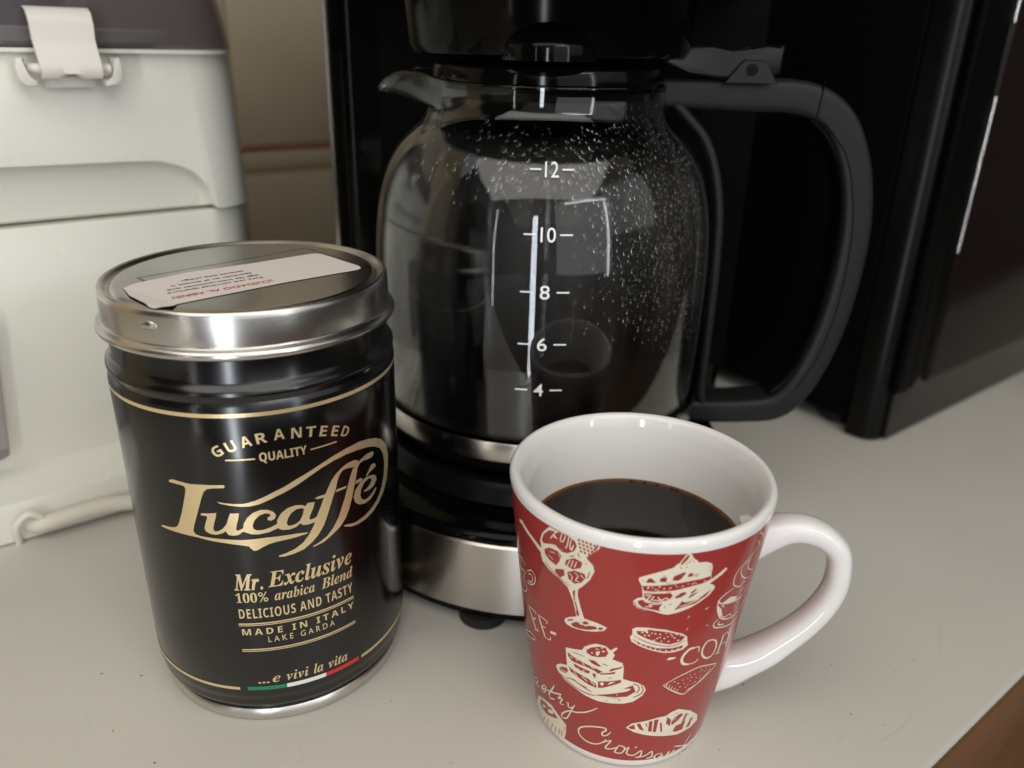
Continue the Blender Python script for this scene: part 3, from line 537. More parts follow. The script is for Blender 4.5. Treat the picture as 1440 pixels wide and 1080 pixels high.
# ------------------------------------------------------------------ prints
def map_print(bm, fr, k, base=.00007):
    pass
DATA = json.loads(r'''{"logo":[["f","g",[-285,1668,-259,1678,-205,1673,-161,1668,-104,1670,-36,1672,29,1674,32,1664,24,1656,-25,1654,-63,1647,-84,1628,-99,1596,-122,1533,-147,1467,-169,1409,-178,1375,-170,1357,-143,1348,-72,1342,3,1338,82,1333,134,1334,213,1337,306,1333,368,1330,433,1320,429,1313,366,1307,303,1304,266,1302,222,1294,187,1278,160,1262,140,1260,125,1277,117,1290,78,1300,0,1313,-95,1326,-159,1337,-228,1340,-302,1342,-366,1344,-396,1346,-403,1354,-381,1361,-343,1362,-297,1371,-273,1388,-253,1432,-232,1483,-212,1542,-194,1599,-186,1631,-190,1647,-208,1653,-239,1655,-283,1657]],["f","g",[-121,1490,-111,1495,-72,1497,-32,1503,-37,1478,-51,1438,-60,1406,-56,1387,-35,1388,-9,1405,14,1433,29,1473,41,1502,87,1501,81,1472,66,1425,61,1398,72,1393,98,1407,106,1439,126,1471,158,1499,197,1513,235,1509,263,1491,274,1470,265,1448,245,1439,229,1446,230,1462,246,1469,243,1482,221,1490,188,1479,163,1454,149,1424,151,1400,169,1388,198,1387,238,1397,275,1414,273,1385,229,1369,176,1362,138,1367,110,1380,96,1386,73,1368,46,1362,20,1366,8,1382,7,1392,-13,1377,-48,1365,-82,1369,-104,1382,-110,1401,-98,1438,-84,1473,-94,1481,-115,1480]],["f","g",[275,1418,277,1438,301,1476,336,1500,376,1508,416,1499,432,1487,438,1497,447,1504,484,1497,476,1469,459,1435,447,1410,448,1396,467,1396,493,1403,497,1386,476,1373,440,1368,406,1375,397,1389,372,1372,337,1365,298,1370,273,1388],[324,1408,334,1437,353,1465,381,1481,408,1482,423,1474,411,1433,395,1406,373,1392,346,1387,330,1391]],["f","g",[774,1653,777,1636,767,1621,734,1623,699,1633,669,1633,647,1618,628,1582,612,1532,593,1492,570,1436,547,1380,524,1331,491,1286,452,1250,400,1217,344,1204,296,1199,265,1202,267,1211,305,1218,360,1237,404,1265,438,1304,467,1351,494,1415,515,1456,537,1504,563,1551,590,1596,619,1625,658,1650,701,1664,746,1663]],["f","g",[909,1646,912,1634,895,1619,854,1622,817,1630,786,1624,770,1603,757,1560,739,1503,715,1432,693,1376,663,1323,622,1283,572,1254,516,1226,464,1217,453,1215,457,1223,494,1235,541,1258,583,1300,619,1351,644,1406,669,1461,690,1517,712,1572,733,1611,758,1632,798,1647,846,1658,892,1655]],["f","g",[487,1520,501,1510,556,1507,583,1511,580,1525,561,1524,510,1526]],["f","g",[609,1515,677,1513,684,1527,620,1529]],["f","g",[744,1509,785,1507,808,1517,786,1531,755,1530]],["f","g",[808,1430,850,1421,898,1426,926,1454,922,1483,892,1503,835,1516,782,1504,741,1470,727,1431,736,1394,767,1365,812,1351,857,1355,900,1375,922,1400,912,1407,883,1392,847,1377,814,1375,789,1389,778,1419,787,1457,812,1486,850,1496,873,1489,880,1473,865,1456,835,1441,806,1437]],["f","g",[831,1525,838,1519,870,1532,920,1541,927,1554,910,1571,885,1574,867,1559]],["f","g",[-21,1573,17,1565,68,1559,119,1559,171,1570,224,1590,277,1613,332,1634,396,1664,466,1691,539,1719,616,1743,699,1758,792,1761,864,1747,935,1723,1002,1683,1055,1624,1080,1544,1068,1465,1042,1393,995,1332,940,1293,873,1260,805,1245,744,1243,698,1251,651,1273,647,1282,673,1277,726,1264,796,1271,864,1291,929,1325,976,1377,1009,1445,1023,1522,1009,1588,976,1638,918,1676,860,1698,778,1715,697,1721,614,1713,537,1693,464,1661,393,1626,329,1599,291,1585,247,1568,194,1548,143,1540,92,1543,41,1551,-4,1561]]],"coffee_lettering":[["s","c",0.72,[-785,911,-701,795]],["s","c",0.72,[-667,933,-612,816]],["s","c",0.32,[-791,911,-696,934,-700,917]],["s","c",0.32,[-744,859,-717,869,-701,890]],["s","c",0.32,[-744,859,-722,852]],["s","c",0.32,[-723,791,-684,805,-684,825]],["s","c",0.32,[-673,934,-589,946,-594,924]],["s","c",0.32,[-637,875,-600,890]],["s","c",0.32,[-625,812,-570,823,-562,852]],["s","c",0.32,[-909,893,-841,886]],["s","c",0.65,[-921,893,-895,775]],["f","c",[-558,898,-516,909,-519,889,-563,878]]],"sundae_drawing":[["f","c",[-809,1485,-766,1503,-747,1493,-710,1479,-642,1455,-592,1434,-599,1403,-622,1415,-675,1442,-732,1457,-771,1473,-807,1467]],["f","c",[-530,1612,-581,1546,-602,1489,-596,1447,-604,1395,-594,1356,-544,1325,-482,1307,-432,1280,-415,1241,-398,1193,-381,1105,-420,1081,-447,1058,-456,1035,-443,1019,-406,1015,-336,1028,-270,1050,-227,1073,-215,1097,-235,1105,-272,1113,-337,1113,-358,1182,-374,1254,-371,1296,-348,1324,-309,1386,-289,1448,-296,1483,-326,1512,-329,1522,-269,1597,-266,1623,-297,1625,-342,1625,-395,1617,-494,1611]],["f","r",[-535,1587,-573,1540,-589,1497,-579,1479,-535,1501,-497,1515,-462,1492,-428,1500,-391,1533,-377,1571,-388,1595,-427,1613,-480,1608]],["s","c",0.28,[-492,1599,-517,1558,-527,1540]],["s","c",0.28,[-455,1616,-467,1563,-457,1557,-445,1578,-435,1616]],["s","c",0.28,[-419,1610,-427,1558,-438,1526]],["s","c",0.28,[-405,1602,-415,1546,-405,1543,-392,1572]],["s","c",0.28,[-527,1508,-508,1492,-493,1508,-490,1483]],["f","r",[-574,1445,-536,1478,-483,1484,-464,1464,-478,1418,-498,1385,-540,1393,-570,1416]],["s","c",0.2,[-537,1453,-502,1462]],["s","c",0.2,[-546,1424,-515,1412]],["s","c",0.2,[-483,1472,-470,1449]],["f","r",[-374,1618,-362,1619,-361,1606,-372,1605]],["f","r",[-371,1597,-359,1597,-357,1584,-368,1583]],["f","r",[-367,1575,-355,1575,-354,1563,-364,1561]],["f","r",[-363,1553,-351,1553,-350,1541,-361,1539]],["f","r",[-355,1618,-343,1618,-342,1606,-352,1605]],["f","r",[-351,1597,-339,1597,-338,1584,-349,1583]],["f","r",[-347,1575,-336,1575,-334,1562,-345,1561]],["f","r",[-344,1553,-332,1553,-331,1540,-341,1539]],["f","r",[-336,1618,-324,1617,-323,1605,-333,1604]],["f","r",[-332,1596,-320,1596,-319,1583,-329,1583]],["f","r",[-328,1574,-317,1574,-315,1561,-326,1561]],["f","r",[-324,1552,-313,1552,-311,1539,-322,1539]],["f","r",[-317,1617,-306,1616,-304,1604,-314,1603]],["f","r",[-313,1595,-302,1594,-300,1582,-311,1581]],["f","r",[-309,1573,-298,1572,-296,1560,-307,1559]],["f","r",[-305,1551,-294,1550,-293,1538,-303,1537]],["f","r",[-298,1615,-287,1614,-286,1602,-296,1602]],["f","r",[-294,1594,-283,1593,-282,1580,-292,1580]],["f","r",[-304,1558,-277,1601,-272,1618,-278,1619,-299,1575,-312,1555]],["f","r",[-435,1455,-389,1489,-348,1480,-357,1442,-399,1413,-443,1422]],["s","c",0.25,[-412,1469,-430,1421]],["s","c",0.25,[-396,1473,-410,1422]],["s","c",0.25,[-377,1474,-392,1425]],["f","r",[-502,1361,-450,1386,-446,1351,-474,1318,-507,1338]],["f","r",[-430,1379,-390,1410,-338,1412,-330,1393,-352,1350,-390,1324,-424,1338]],["s","c",0.25,[-420,1380,-403,1362,-410,1331]],["s","c",0.25,[-390,1400,-371,1382,-384,1348,-364,1350]],["s","c",0.25,[-358,1399,-339,1381]],["s","r",0.22,[-577,1366,-527,1335,-474,1311,-418,1295]],["s","r",0.22,[-310,1440,-322,1388]],["s","r",0.22,[-334,1482,-328,1477]],["s","r",0.22,[-415,1486,-389,1506]],["s","r",0.22,[-371,1530,-365,1506]],["f","r",[-401,1268,-387,1283,-390,1230,-378,1180,-363,1121,-378,1116,-391,1189]],["s","c",0.2,[-383,1226,-391,1197,-378,1147]],["f","r",[-413,1038,-384,1068,-336,1069,-272,1085,-265,1071,-309,1048,-363,1031,-402,1027]],["f","c",[-367,1077,-310,1085,-320,1067,-358,1063]],["f","r",[-347,1082,-330,1098,-310,1096,-323,1077,-340,1074]],["f","r",[-435,1055,-399,1079,-402,1067,-428,1051]],["f","r",[-256,1087,-231,1092,-240,1076,-258,1071]],["s","c",0.35,[-1000,1135,-851,1209,-777,1198]],["s","c",0.35,[-997,1079,-879,1116,-796,1144]],["s","c",0.35,[-998,1046,-997,946,-870,965,-805,1001,-784,1046,-819,1078,-786,1151]],["s","c",0.35,[-758,1175,-704,1217,-670,1202,-682,1145,-732,1103,-780,1090]],["s","c",0.35,[-745,1165,-712,1184,-698,1166,-718,1127,-760,1113]],["s","c",0.4,[-907,642,-783,722,-711,722]],["s","c",0.4,[-892,636,-819,659,-720,710]]],"cake_drawing":[["f","c",[121,1631,129,1623,146,1586,170,1565,175,1554,219,1548,247,1530,256,1503,257,1457,265,1425,299,1448,336,1475,350,1464,321,1435,261,1399,288,1380,300,1360,278,1321,228,1283,182,1257,128,1237,74,1225,42,1233,1,1251,-44,1255,-79,1266,-98,1290,-98,1312,-81,1332,-58,1341,-62,1374,-69,1415,-85,1448,-84,1466,-54,1482,-4,1506,61,1533,76,1555,86,1561,105,1601]],["f","r",[118,1610,128,1604,120,1580,98,1549,90,1552,101,1580]],["s","r",0.18,[141,1582,132,1566,116,1551]],["s","r",0.18,[92,1538,101,1525]],["s","r",0.18,[118,1538,126,1530]],["s","r",0.18,[148,1569,153,1561]],["s","r",0.18,[244,1516,235,1508]],["s","r",0.18,[248,1495,244,1481]],["s","r",0.18,[-69,1450,-61,1441]],["s","r",0.18,[20,1484,35,1481]],["s","r",0.18,[157,1475,192,1479]],["s","r",0.18,[166,1466,190,1469]],["f","r",[-53,1437,-42,1464,-28,1466,-6,1439]],["f","r",[6,1450,14,1472,40,1474,40,1446,24,1444]],["f","r",[66,1454,71,1480,115,1502,125,1495,103,1456,86,1450]],["f","r",[135,1468,140,1491,159,1491,157,1469]],["f","r",[-66,1415,5,1421,77,1430,151,1441,210,1443,255,1449,262,1429,232,1414,157,1403,83,1387,9,1384,-57,1384]],["d","c",0.22,[-40,1402,-37,1409,-19,1408,-6,1396,12,1413,5,1394,35,1402,59,1402,65,1407,85,1423,95,1411,118,1409,123,1412,146,1424,168,1420,177,1426,186,1418,230,1426]],["s","r",0.12,[39,1438,68,1441]],["s","r",0.12,[-48,1376,2,1382]],["s","r",0.12,[47,1378,69,1379]],["f","r",[-55,1366,70,1372,81,1352,68,1328,17,1312,-13,1313,-48,1334]],["s","c",0.3,[-50,1355,-17,1357]],["s","c",0.3,[-24,1352,-41,1321]],["s","c",0.3,[-6,1353,-21,1320]],["s","c",0.3,[10,1348,30,1327,51,1340,68,1328,86,1335]],["s","c",0.3,[-14,1326,38,1323]],["f","r",[88,1351,109,1363,135,1372,149,1361,124,1341,98,1334]],["f","c",[86,1361,108,1367,113,1361,92,1345]],["f","r",[164,1361,192,1384,196,1378,177,1356]],["f","r",[162,1325,167,1345,209,1362,191,1345]],["f","r",[-79,1315,-58,1325,-42,1308,-12,1304,40,1306,28,1282,25,1263,39,1251,-7,1263,-54,1275,-74,1293]],["s","c",0.3,[-43,1281,-10,1283,-24,1294,7,1299,41,1303]],["f","r",[132,1311,150,1299,215,1306,252,1337,278,1352,255,1321,202,1283,139,1269,101,1256,122,1289]],["s","c",0.3,[122,1275,176,1290,223,1311]],["f","r",[45,1287,55,1284,55,1276]],["f","r",[65,1294,83,1299,80,1292]],["s","r",0.2,[-88,1308,-91,1294,-78,1275,-49,1262,-12,1256]],["s","c",0.2,[189,1204,181,1186]],["s","c",0.2,[291,1233,279,1221]]],"teacup_drawing":[["s","c",0.3,[564,1618,547,1596,581,1573,617,1535,595,1537]],["s","c",0.3,[549,1546,589,1501,555,1485,533,1461,520,1425,537,1372,608,1325,615,1332]],["s","c",0.3,[532,1477,496,1453,445,1421,424,1372,439,1314,502,1272,521,1287,561,1275]],["s","c",0.3,[512,1444,469,1409,482,1358,540,1307,594,1285]],["s","c",0.4,[447,1292,386,1278,355,1254,370,1224,457,1188,573,1168,604,1210,635,1232]],["s","c",0.4,[347,1253,357,1192,384,1133,421,1093,489,1062,564,1057,620,1083,645,1122]],["s","c",0.4,[387,1108,361,1089,374,1056,449,1022,530,999,580,999,611,1026]],["s","c",0.4,[402,1086,398,1064,452,1040]],["f","c",[387,1221,440,1237,511,1202,491,1174,427,1197]],["f","c",[358,1214,388,1178,416,1110,389,1131,362,1182]],["s","c",0.3,[380,1205,405,1189,393,1187]],["s","c",0.3,[393,1144,428,1100,481,1095,500,1072]],["s","c",0.3,[519,1231,576,1236]],["d","c",0.3,[314,1097,279,1224]]],"layer_cake_drawing":[["f","c",[-450,848,-414,859,-345,885,-332,916,-300,945,-266,967,-214,968,-188,945,-160,975,-152,967,-175,935,-164,916,-176,885,-120,870,-111,837,-110,755,-67,745,-28,737,10,714,24,684,10,639,-40,587,-97,563,-166,550,-242,541,-322,550,-402,575,-464,593,-506,621,-528,648,-522,672,-490,701,-443,719,-447,785]],["f","r",[-322,896,-291,930,-248,953,-214,954,-199,924,-211,892,-249,875,-289,867,-317,878]],["d","c",0.3,[-264,928,-227,925,-288,891,-235,947]],["f","c",[-255,916,-244,923,-254,882,-267,888]],["s","r",0.25,[-409,836,-374,843,-330,844]],["s","r",0.25,[-230,832,-210,835,-199,827]],["s","r",0.25,[-325,912,-320,908]],["s","r",0.25,[-216,959,-209,953]],["f","r",[-309,836,-270,841,-232,813,-251,806,-288,816]],["f","r",[-438,819,-399,807,-364,802,-320,795,-278,791,-241,782,-222,777,-249,754,-268,765,-315,774,-364,772,-410,771,-433,793]],["s","c",0.3,[-420,801,-404,792]],["s","c",0.3,[-384,801,-371,790]],["s","c",0.3,[-344,795,-329,779]],["s","c",0.3,[-292,790,-268,780]],["f","r",[-399,760,-363,756,-324,753,-295,752,-304,730,-343,729,-389,736]],["d","c",0.25,[-369,741,-334,738]],["f","r",[-432,717,-400,705,-348,698,-304,689,-260,671,-254,642,-303,646,-353,664,-416,684]],["s","c",0.3,[-400,699,-374,674]],["s","c",0.3,[-348,691,-308,668]],["s","c",0.3,[-294,681,-265,657]],["f","r",[-280,748,-262,744,-263,712,-278,725]],["f","r",[-189,799,-172,817,-117,845,-121,835,-154,813,-183,792]],["f","r",[-245,756,-188,781,-154,798,-157,782,-196,767,-231,753]],["s","c",0.25,[-257,746,-251,644]],["f","r",[-247,695,-197,713,-119,747,-118,727,-152,701,-218,657,-245,647]],["f","c",[-238,687,-220,699,-212,690,-223,667]],["f","c",[-192,690,-179,713,-145,729,-174,702]],["s","r",0.3,[-506,621,-458,606,-391,582,-312,572,-258,578]],["s","r",0.3,[-451,619,-401,631,-338,613,-283,598]],["s","r",0.3,[-401,638,-364,621,-313,617]],["f","r",[-504,655,-484,683,-443,697,-437,677,-453,652,-486,646]],["s","c",0.25,[-488,669,-479,656,-450,669]],["f","r",[-258,585,-170,624,-74,666,-57,690,-84,686,-102,680,-52,715,-33,668,-79,623,-145,595,-215,589]],["s","c",0.25,[-234,587,-146,603,-88,620]],["s","c",0.25,[-138,625,-129,630]],["s","r",0.3,[-53,727,-26,718,-14,688,-28,656]],["s","r",0.3,[-8,719,8,688,-1,654,-43,620]],["s","r",0.2,[-190,740,-168,750]],["s","r",0.2,[-197,565,-188,566]],["s","r",0.2,[-126,585,-109,594]]],"pastry_drawing":[["f","c",[-89,1120,-70,1135,-12,1137,79,1121,173,1080,203,1052,208,1022,218,989,193,964,141,954,89,957,23,977,-47,1007,-87,1033,-97,1065,-86,1083]],["f","r",[-68,1109,-10,1124,81,1108,161,1077,191,1053,169,1027,112,1015,48,1033,-22,1065,-60,1087]],["f","c",[-75,1122,-10,1124,-15,1111,-62,1111]],["d","c",0.28,[28,1096,82,1098,55,1070,95,1072,132,1058,78,1061,162,1070,-3,1083,41,1063,109,1087,141,1082,10,1100,53,1091,117,1073,-24,1082,27,1050,65,1041,103,1037,154,1038,-38,1102]],["f","r",[-86,1054,-30,1021,52,993,130,986,189,995,188,976,126,965,87,966,22,986,-54,1022]],["s","c",0.3,[-62,1039,-63,1021]],["s","c",0.3,[-37,1027,-38,1009]],["s","c",0.3,[-11,1014,-12,996]],["s","c",0.3,[14,1002,13,984]],["s","c",0.3,[40,994,39,976]],["s","c",0.3,[66,986,65,968]],["s","c",0.3,[98,980,98,962]],["s","c",0.3,[131,979,130,961]],["s","c",0.3,[163,984,162,966]],["s","r",0.25,[-80,1076,-20,1041,56,1014,127,1002,195,1029]],["s","c",0.38,[120,712,187,753,272,781,345,786,464,744,484,721,405,675,308,629,267,606,218,632,157,677,120,712]],["s","c",0.25,[136,698,145,722]],["s","c",0.25,[153,683,162,707]],["s","c",0.25,[170,668,179,692]],["s","c",0.25,[189,653,198,677]],["s","c",0.25,[209,638,218,662]],["d","c",0.22,[185,726,210,708,237,725,268,728,292,728,290,701,313,742,347,745,331,707,367,704,388,730,363,751,405,734,428,740,267,659,228,675,280,673,331,675,278,752,388,762,252,692,363,687,315,668,349,771]],["s","c",0.35,[282,630,346,649,401,686,441,719]],["f","c",[-61,368,-28,408,36,425,129,451,183,455,210,477,261,488,364,428,465,334,489,273,429,246,312,245,177,278,67,307,-13,336]],["f","r",[-47,373,-13,399,-1,358,-31,358]],["f","r",[1,404,23,410,56,344,26,356]],["f","r",[77,423,99,427,107,331,82,337]],["f","r",[109,434,136,434,137,324,115,327]],["f","r",[193,441,225,406,229,351,193,385]],["f","r",[242,354,283,385,313,422,286,439,248,419,230,384]],["f","r",[260,295,277,338,324,336,350,354,343,275,293,277]],["f","r",[376,268,393,341,413,352,411,270]],["f","r",[54,409,65,408,76,364]],["f","r",[150,396,161,404,182,315,169,319]],["f","r",[317,329,329,415,348,416,338,340]],["s","r",0.2,[320,399,364,398]],["s","r",0.2,[240,452,265,453]],["s","r",0.2,[412,320,439,325]],["s","c",0.2,[237,392,267,412]],["s","c",0.2,[262,362,294,375]],["f","c",[110,911,126,922,160,918,155,906,117,902]],["s","c",0.15,[186,1102,194,1121]]],"script_lettering":[["s","c",0.55,[-151,308,-177,271,-203,262,-206,286,-183,313,-191,330,-231,325,-292,304,-348,270,-374,230,-362,188,-315,163,-258,165,-212,191,-175,236]],["f","c",[-793,218,-691,264,-608,284,-554,256,-474,207,-484,126,-504,63,-603,43,-707,30,-823,13,-925,5,-881,99]],["f","r",[-759,217,-695,241,-625,250,-580,227,-548,211,-597,183,-684,144,-753,136,-787,155]],["f","c",[-739,192,-680,206,-728,168]],["f","c",[-649,221,-590,239,-607,202,-663,182]],["f","c",[-618,169,-552,176,-578,147,-629,137]],["s","r",0.35,[-728,90,-763,23]],["s","r",0.35,[-667,120,-710,31]],["s","r",0.35,[-616,121,-646,46]],["s","r",0.35,[-581,118,-599,53]],["s","r",0.35,[-543,129,-556,66]],["s","r",0.35,[-520,136,-525,75]],["s","r",0.35,[-496,182,-491,156]],["s","r",0.35,[-802,107,-792,68]],["s","c",0.5,[-217,186,-146,236,-181,160,-139,162,-102,181,-114,140,-70,138,-50,186,-87,202,-105,177]],["s","c",0.5,[-70,138,-25,195,-33,137,15,124,63,164,63,115,32,105,97,115,142,147,145,96,113,91,174,97]],["s","c",0.5,[227,109,184,110,172,90,193,67,230,96,223,64,253,54,282,104,288,55,328,94,336,45,390,40]],["s","c",0.5,[470,162,435,106,412,28,500,1]],["s","c",0.5,[321,133,447,76,604,-11]],["d","c",0.4,[23,196]],["s","c",0.5,[-826,336,-854,292,-815,301,-764,356,-770,374,-812,347]],["s","c",0.5,[-767,357,-784,310,-742,329]],["s","c",0.5,[-679,390,-715,346,-686,355,-649,394,-655,406,-679,390,-707,346,-702,331,-683,330,-655,369,-610,403]],["s","c",0.5,[-501,453,-510,438,-508,426,-531,397,-510,415,-491,417,-512,379,-507,368,-480,379]],["s","c",0.5,[-456,414,-443,416,-447,390,-430,385,-411,408]],["s","c",0.5,[-395,432,-421,371,-459,286,-486,262,-509,261,-499,294,-461,337,-426,363,-385,377,-322,413,-275,453,-243,485]],["s","c",0.5,[-888,373,-848,387,-824,383,-866,322]],["s","c",0.6,[-555,484,-583,431,-613,384,-621,354,-606,343,-562,366]],["s","c",0.6,[-619,390,-562,420,-496,454]]],"coffee_lettering_start":[["s","c",0.8,[270,953,237,954,209,923,200,887,216,853,252,839]],["s","c",0.35,[300,912,294,951,266,955]],["s","c",0.35,[251,839,291,840,309,859]],["s","c",0.6,[385,964,422,932,436,872,414,832,371,836,333,877,325,926,346,967,385,964]],["s","c",0.7,[480,947,470,818]],["s","c",0.7,[553,954,549,818]],["s","c",0.3,[467,941,519,945,543,908]],["s","c",0.3,[485,875,521,873,531,851]],["s","c",0.3,[444,826,495,812]],["s","c",0.3,[519,957,586,970]]]}''')
def unpack(f): return [(f[i]/20000, f[i+1]/20000) for i in range(0, len(f), 2)]
def chop(bm, step):
    for ax in (0, 1):
        lo = min(v.co[ax] for v in bm.verts); hi = max(v.co[ax] for v in bm.verts)
        k = math.floor(lo/step)+1
        while k*step < hi:
            co = [0, 0, 0]; no = [0, 0, 0]; co[ax] = k*step; no[ax] = 1
            bmesh.ops.bisect_plane(bm, geom=bm.verts[:]+bm.edges[:]+bm.faces[:], plane_co=co, plane_no=no, dist=1e-7); k += 1
def fill2d(loops, h):
    b = bmesh.new(); vv = []
    for l in loops: vv += [b.verts.new((x, y, h)) for x, y in l]
    for t in tessellate_polygon([[Vector((x, y, 0)) for x, y in l] for l in loops]):
        try: b.faces.new([vv[i] for i in t])
        except ValueError: pass
    return b
def ribbon(pts, wd, h, n=5, taper=True):
    b = bmesh.new(); P = smooth_path([Vector((x, y, 0)) for x, y in pts], n) if len(pts) > 2 else [Vector((x, y, 0)) for x, y in pts]
    if len(pts) == 2: P = [P[0].lerp(P[1], t/6) for t in range(7)]
    N = len(P); pr = None
    for i, p in enumerate(P):
        t = P[min(i+1, N-1)]-P[max(i-1, 0)]
        if t.length < 1e-9: continue
        t.normalize(); nn = Vector((-t.y, t.x, 0)); e = min(i, N-1-i)/max(1, N-1)
        ww = wd*.5*(1 if not taper else (.55+.45*min(1, e*6)))
        hh = h+i*2e-7
        a, c_ = b.verts.new((p.x+nn.x*ww, p.y+nn.y*ww, hh)), b.verts.new((p.x-nn.x*ww, p.y-nn.y*ww, hh))
        if pr: b.faces.new((pr[0], pr[1], c_, a))
        pr = (a, c_)
    return b
def join2d(dst, src, fn):
    mp = {}
    for v in src.verts: mp[v] = dst.verts.new(fn(v.co.x, v.co.y, v.co.z))
    for f in src.faces:
        q = [mp[v] for v in f.verts]
        try: dst.faces.new(q)
        except ValueError: continue
    src.free()
def draw(name, items, fn, colours, parent, step=.0015, base=.00008, label=None):
    """one print: a mesh per part, one material slot per ink"""
    keys = sorted(set(i[1] for i in items)); bms = {k: bmesh.new() for k in keys}
    for q, it in enumerate(items):
        h = base+q*2.5e-6
        if it[0] == 'f':
            b = fill2d([unpack(l) for l in it[2:]], h); chop(b, step); join2d(bms[it[1]], b, fn)
        elif it[0] == 's':
            b = ribbon(unpack(it[3]), it[2]/1000, h); chop(b, step); join2d(bms[it[1]], b, fn)
        else:
            for x, y in unpack(it[3]):
                rr = it[2]/1000*random.uniform(.8, 1.2)
                b = fill2d([[(x+rr*math.cos(k*PI/4), y+.8*rr*math.sin(k*PI/4)) for k in range(8)]], h); join2d(bms[it[1]], b, fn)
    me = bpy.data.meshes.new(name); out = bmesh.new()
    for i, k in enumerate(keys):
        mp = {v: out.verts.new(v.co) for v in bms[k].verts}
        for f in bms[k].faces:
            try: g = out.faces.new([mp[v] for v in f.verts])
            except ValueError: continue
            g.material_index = i; g.smooth = True
        bms[k].free()
    orient(out); out.to_mesh(me); out.free()
    o_ = bpy.data.objects.new(name, me); C.objects.link(o_); o_.parent = parent
    for k in keys: me.materials.append(colours[k])
    return o_
MATH = {}
def style(s, up_, lo_, dg=None):
    out = ''
    for ch in s:
        if 'A' <= ch <= 'Z': out += chr(up_+ord(ch)-65)
        elif 'a' <= ch <= 'z': out += '\u210e' if (lo_ == 0x1D44E and ch == 'h') else chr(lo_+ord(ch)-97)
        elif dg and '0' <= ch <= '9': out += chr(dg+ord(ch)-48)
        else: out += ch
    return out
def bold_it(s): return style(s, 0x1D468, 0x1D482, 0x1D7CE)
def bold_sans(s): return style(s, 0x1D5D4, 0x1D5EE, 0x1D7EC)
def serif_it(s): return style(s, 0x1D434, 0x1D44E, 0x1D7CE)
def text2d(s, offset=0, spacing=1.0, shear=0, res=4):
    cu = bpy.data.curves.new('txt', 'FONT'); cu.body = s; cu.size = 1; cu.offset = offset; cu.space_character = spacing; cu.shear = shear
    cu.resolution_u = res; cu.fill_mode = 'FRONT'
    o_ = bpy.data.objects.new('txt', cu); C.objects.link(o_)
    dg = bpy.context.evaluated_depsgraph_get(); me = bpy.data.meshes.new_from_object(o_.evaluated_get(dg))
    bpy.data.objects.remove(o_); bpy.data.curves.remove(cu)
    b = bmesh.new(); b.from_mesh(me); bpy.data.meshes.remove(me)
    return b
def place(b, x0, x1, y0, cap, h, ref=None, rot=0, flip=False):
    """fit text mesh b: x from x0 to x1, cap height (or ref height) = cap, baseline y0"""
    xs = [v.co.x for v in b.verts]; lo, hi = min(xs), max(xs); rf = ref or max(v.co.y for v in b.verts)
    for v in b.verts:
        v.co = Vector((x0+(v.co.x-lo)/(hi-lo)*(x1-x0), y0+v.co.y/rf*cap, h))
    return b
# ------------------------------------------------------------------ coffee can
CX, CY, RC = -.07595, .2199, .0402
CAN = tag(empty('coffee_can', (CX, CY, 0)), 'black and gold coffee tin with a silver lid, left of the mug', 'can')
def on_can(s, z, h): a = s/RC; return ((RC+h)*math.sin(a), -(RC+h)*math.cos(a), z)
bm = bmesh.new(); lathe(bm, [(.0355, .0012), (.0368, 0), (.0379, .0004), (.0384, .0016), (.0383, .0034), (.0377, .0042), (.0368, .0042), (.0355, .0030)], 96, closed=True); obj('base_ring', bm, M['tin'], CAN)
bm = bmesh.new()
lathe(bm, [(0, .0030), (.0364, .0030), (.0368, .0040), (.0376, .0052), (.0390, .0068), (.0394, .0082), (.0393, .0094), (.0398, .0108), (.0402, .0124), (.0402, .030), (.0402, .060), (.0402, .0900), (.0402, .1050), (.0399, .1058), (.0395, .1066), (.0397, .1074), (.0401, .1080), (.0402, .1088), (.0400, .1097), (.0393, .1105), (.0387, .1112), (.0384, .1122), (.0384, .1200), (0, .1200)], 128)
obj('body', bm, M['can_black'], CAN, smooth=40)
bm = bmesh.new()
lathe(bm, [(.0386, .1180), (.0395, .1179), (.0403, .1182), (.0409, .1188), (.04105, .1195), (.0408, .1202), (.0402, .1207), (.0395, .1209), (.03925, .1212), (.0393, .1216), (.0393, .1250), (.0392, .1284), (.0391, .1294), (.0387, .1301), (.0381, .1303), (.0374, .1299), (.0369, .1291), (.0363, .1289), (.0357, .1294), (.0350, .1297), (.0345, .1297), (.020, .1297), (0, .1297)], 128)
clid = obj('lid', bm, M['tin_lid'], CAN, smooth=50)
bm = bmesh.new()      # small dent bead on the side of the lid
def on_lid(s, z, h): a = s/.0393; return ((.0393+h)*math.sin(a), -(.0393+h)*math.cos(a), z)
lathe(bm, [(0, .0009), (.0012, .0006), (.0018, 0), (.0014, -.0004), (0, -.0004)], 20)
for v in bm.verts: v.co = Vector(on_lid(v.co.x*1.6-.0135, .1262+v.co.y*.7, v.co.z*.7))
obj('dent', bm, M['tin_lid'], clid, smooth=80)
colours = {'g': M['gold'], 'c': M['cream_ink'], 'r': M['red_ink']}
draw('logo', DATA['logo'], on_can, colours, CAN)
def can_text(name, parts, ink='gold', parent=None):
    bm = bmesh.new()
    for b in parts: chop(b, .0015); join2d(bm, b, on_can)
    orient(bm); return obj(name, bm, M[ink], parent or CAN, 0, False)
h0 = .00008
GL = [('G', 1.6, 92.3, 30), ('U', 5.0, 93.6, 22), ('A', 8.6, 94.7, 13), ('R', 12.3, 95.3, 7), ('A', 16.6, 95.75, 0), ('N', 20.9, 95.3, -5), ('T', 24.6, 94.7, -9), ('E', 28.0, 93.9, -15), ('E', 31.3, 92.9, -20), ('D', 34.4, 91.7, -27)]
parts = []
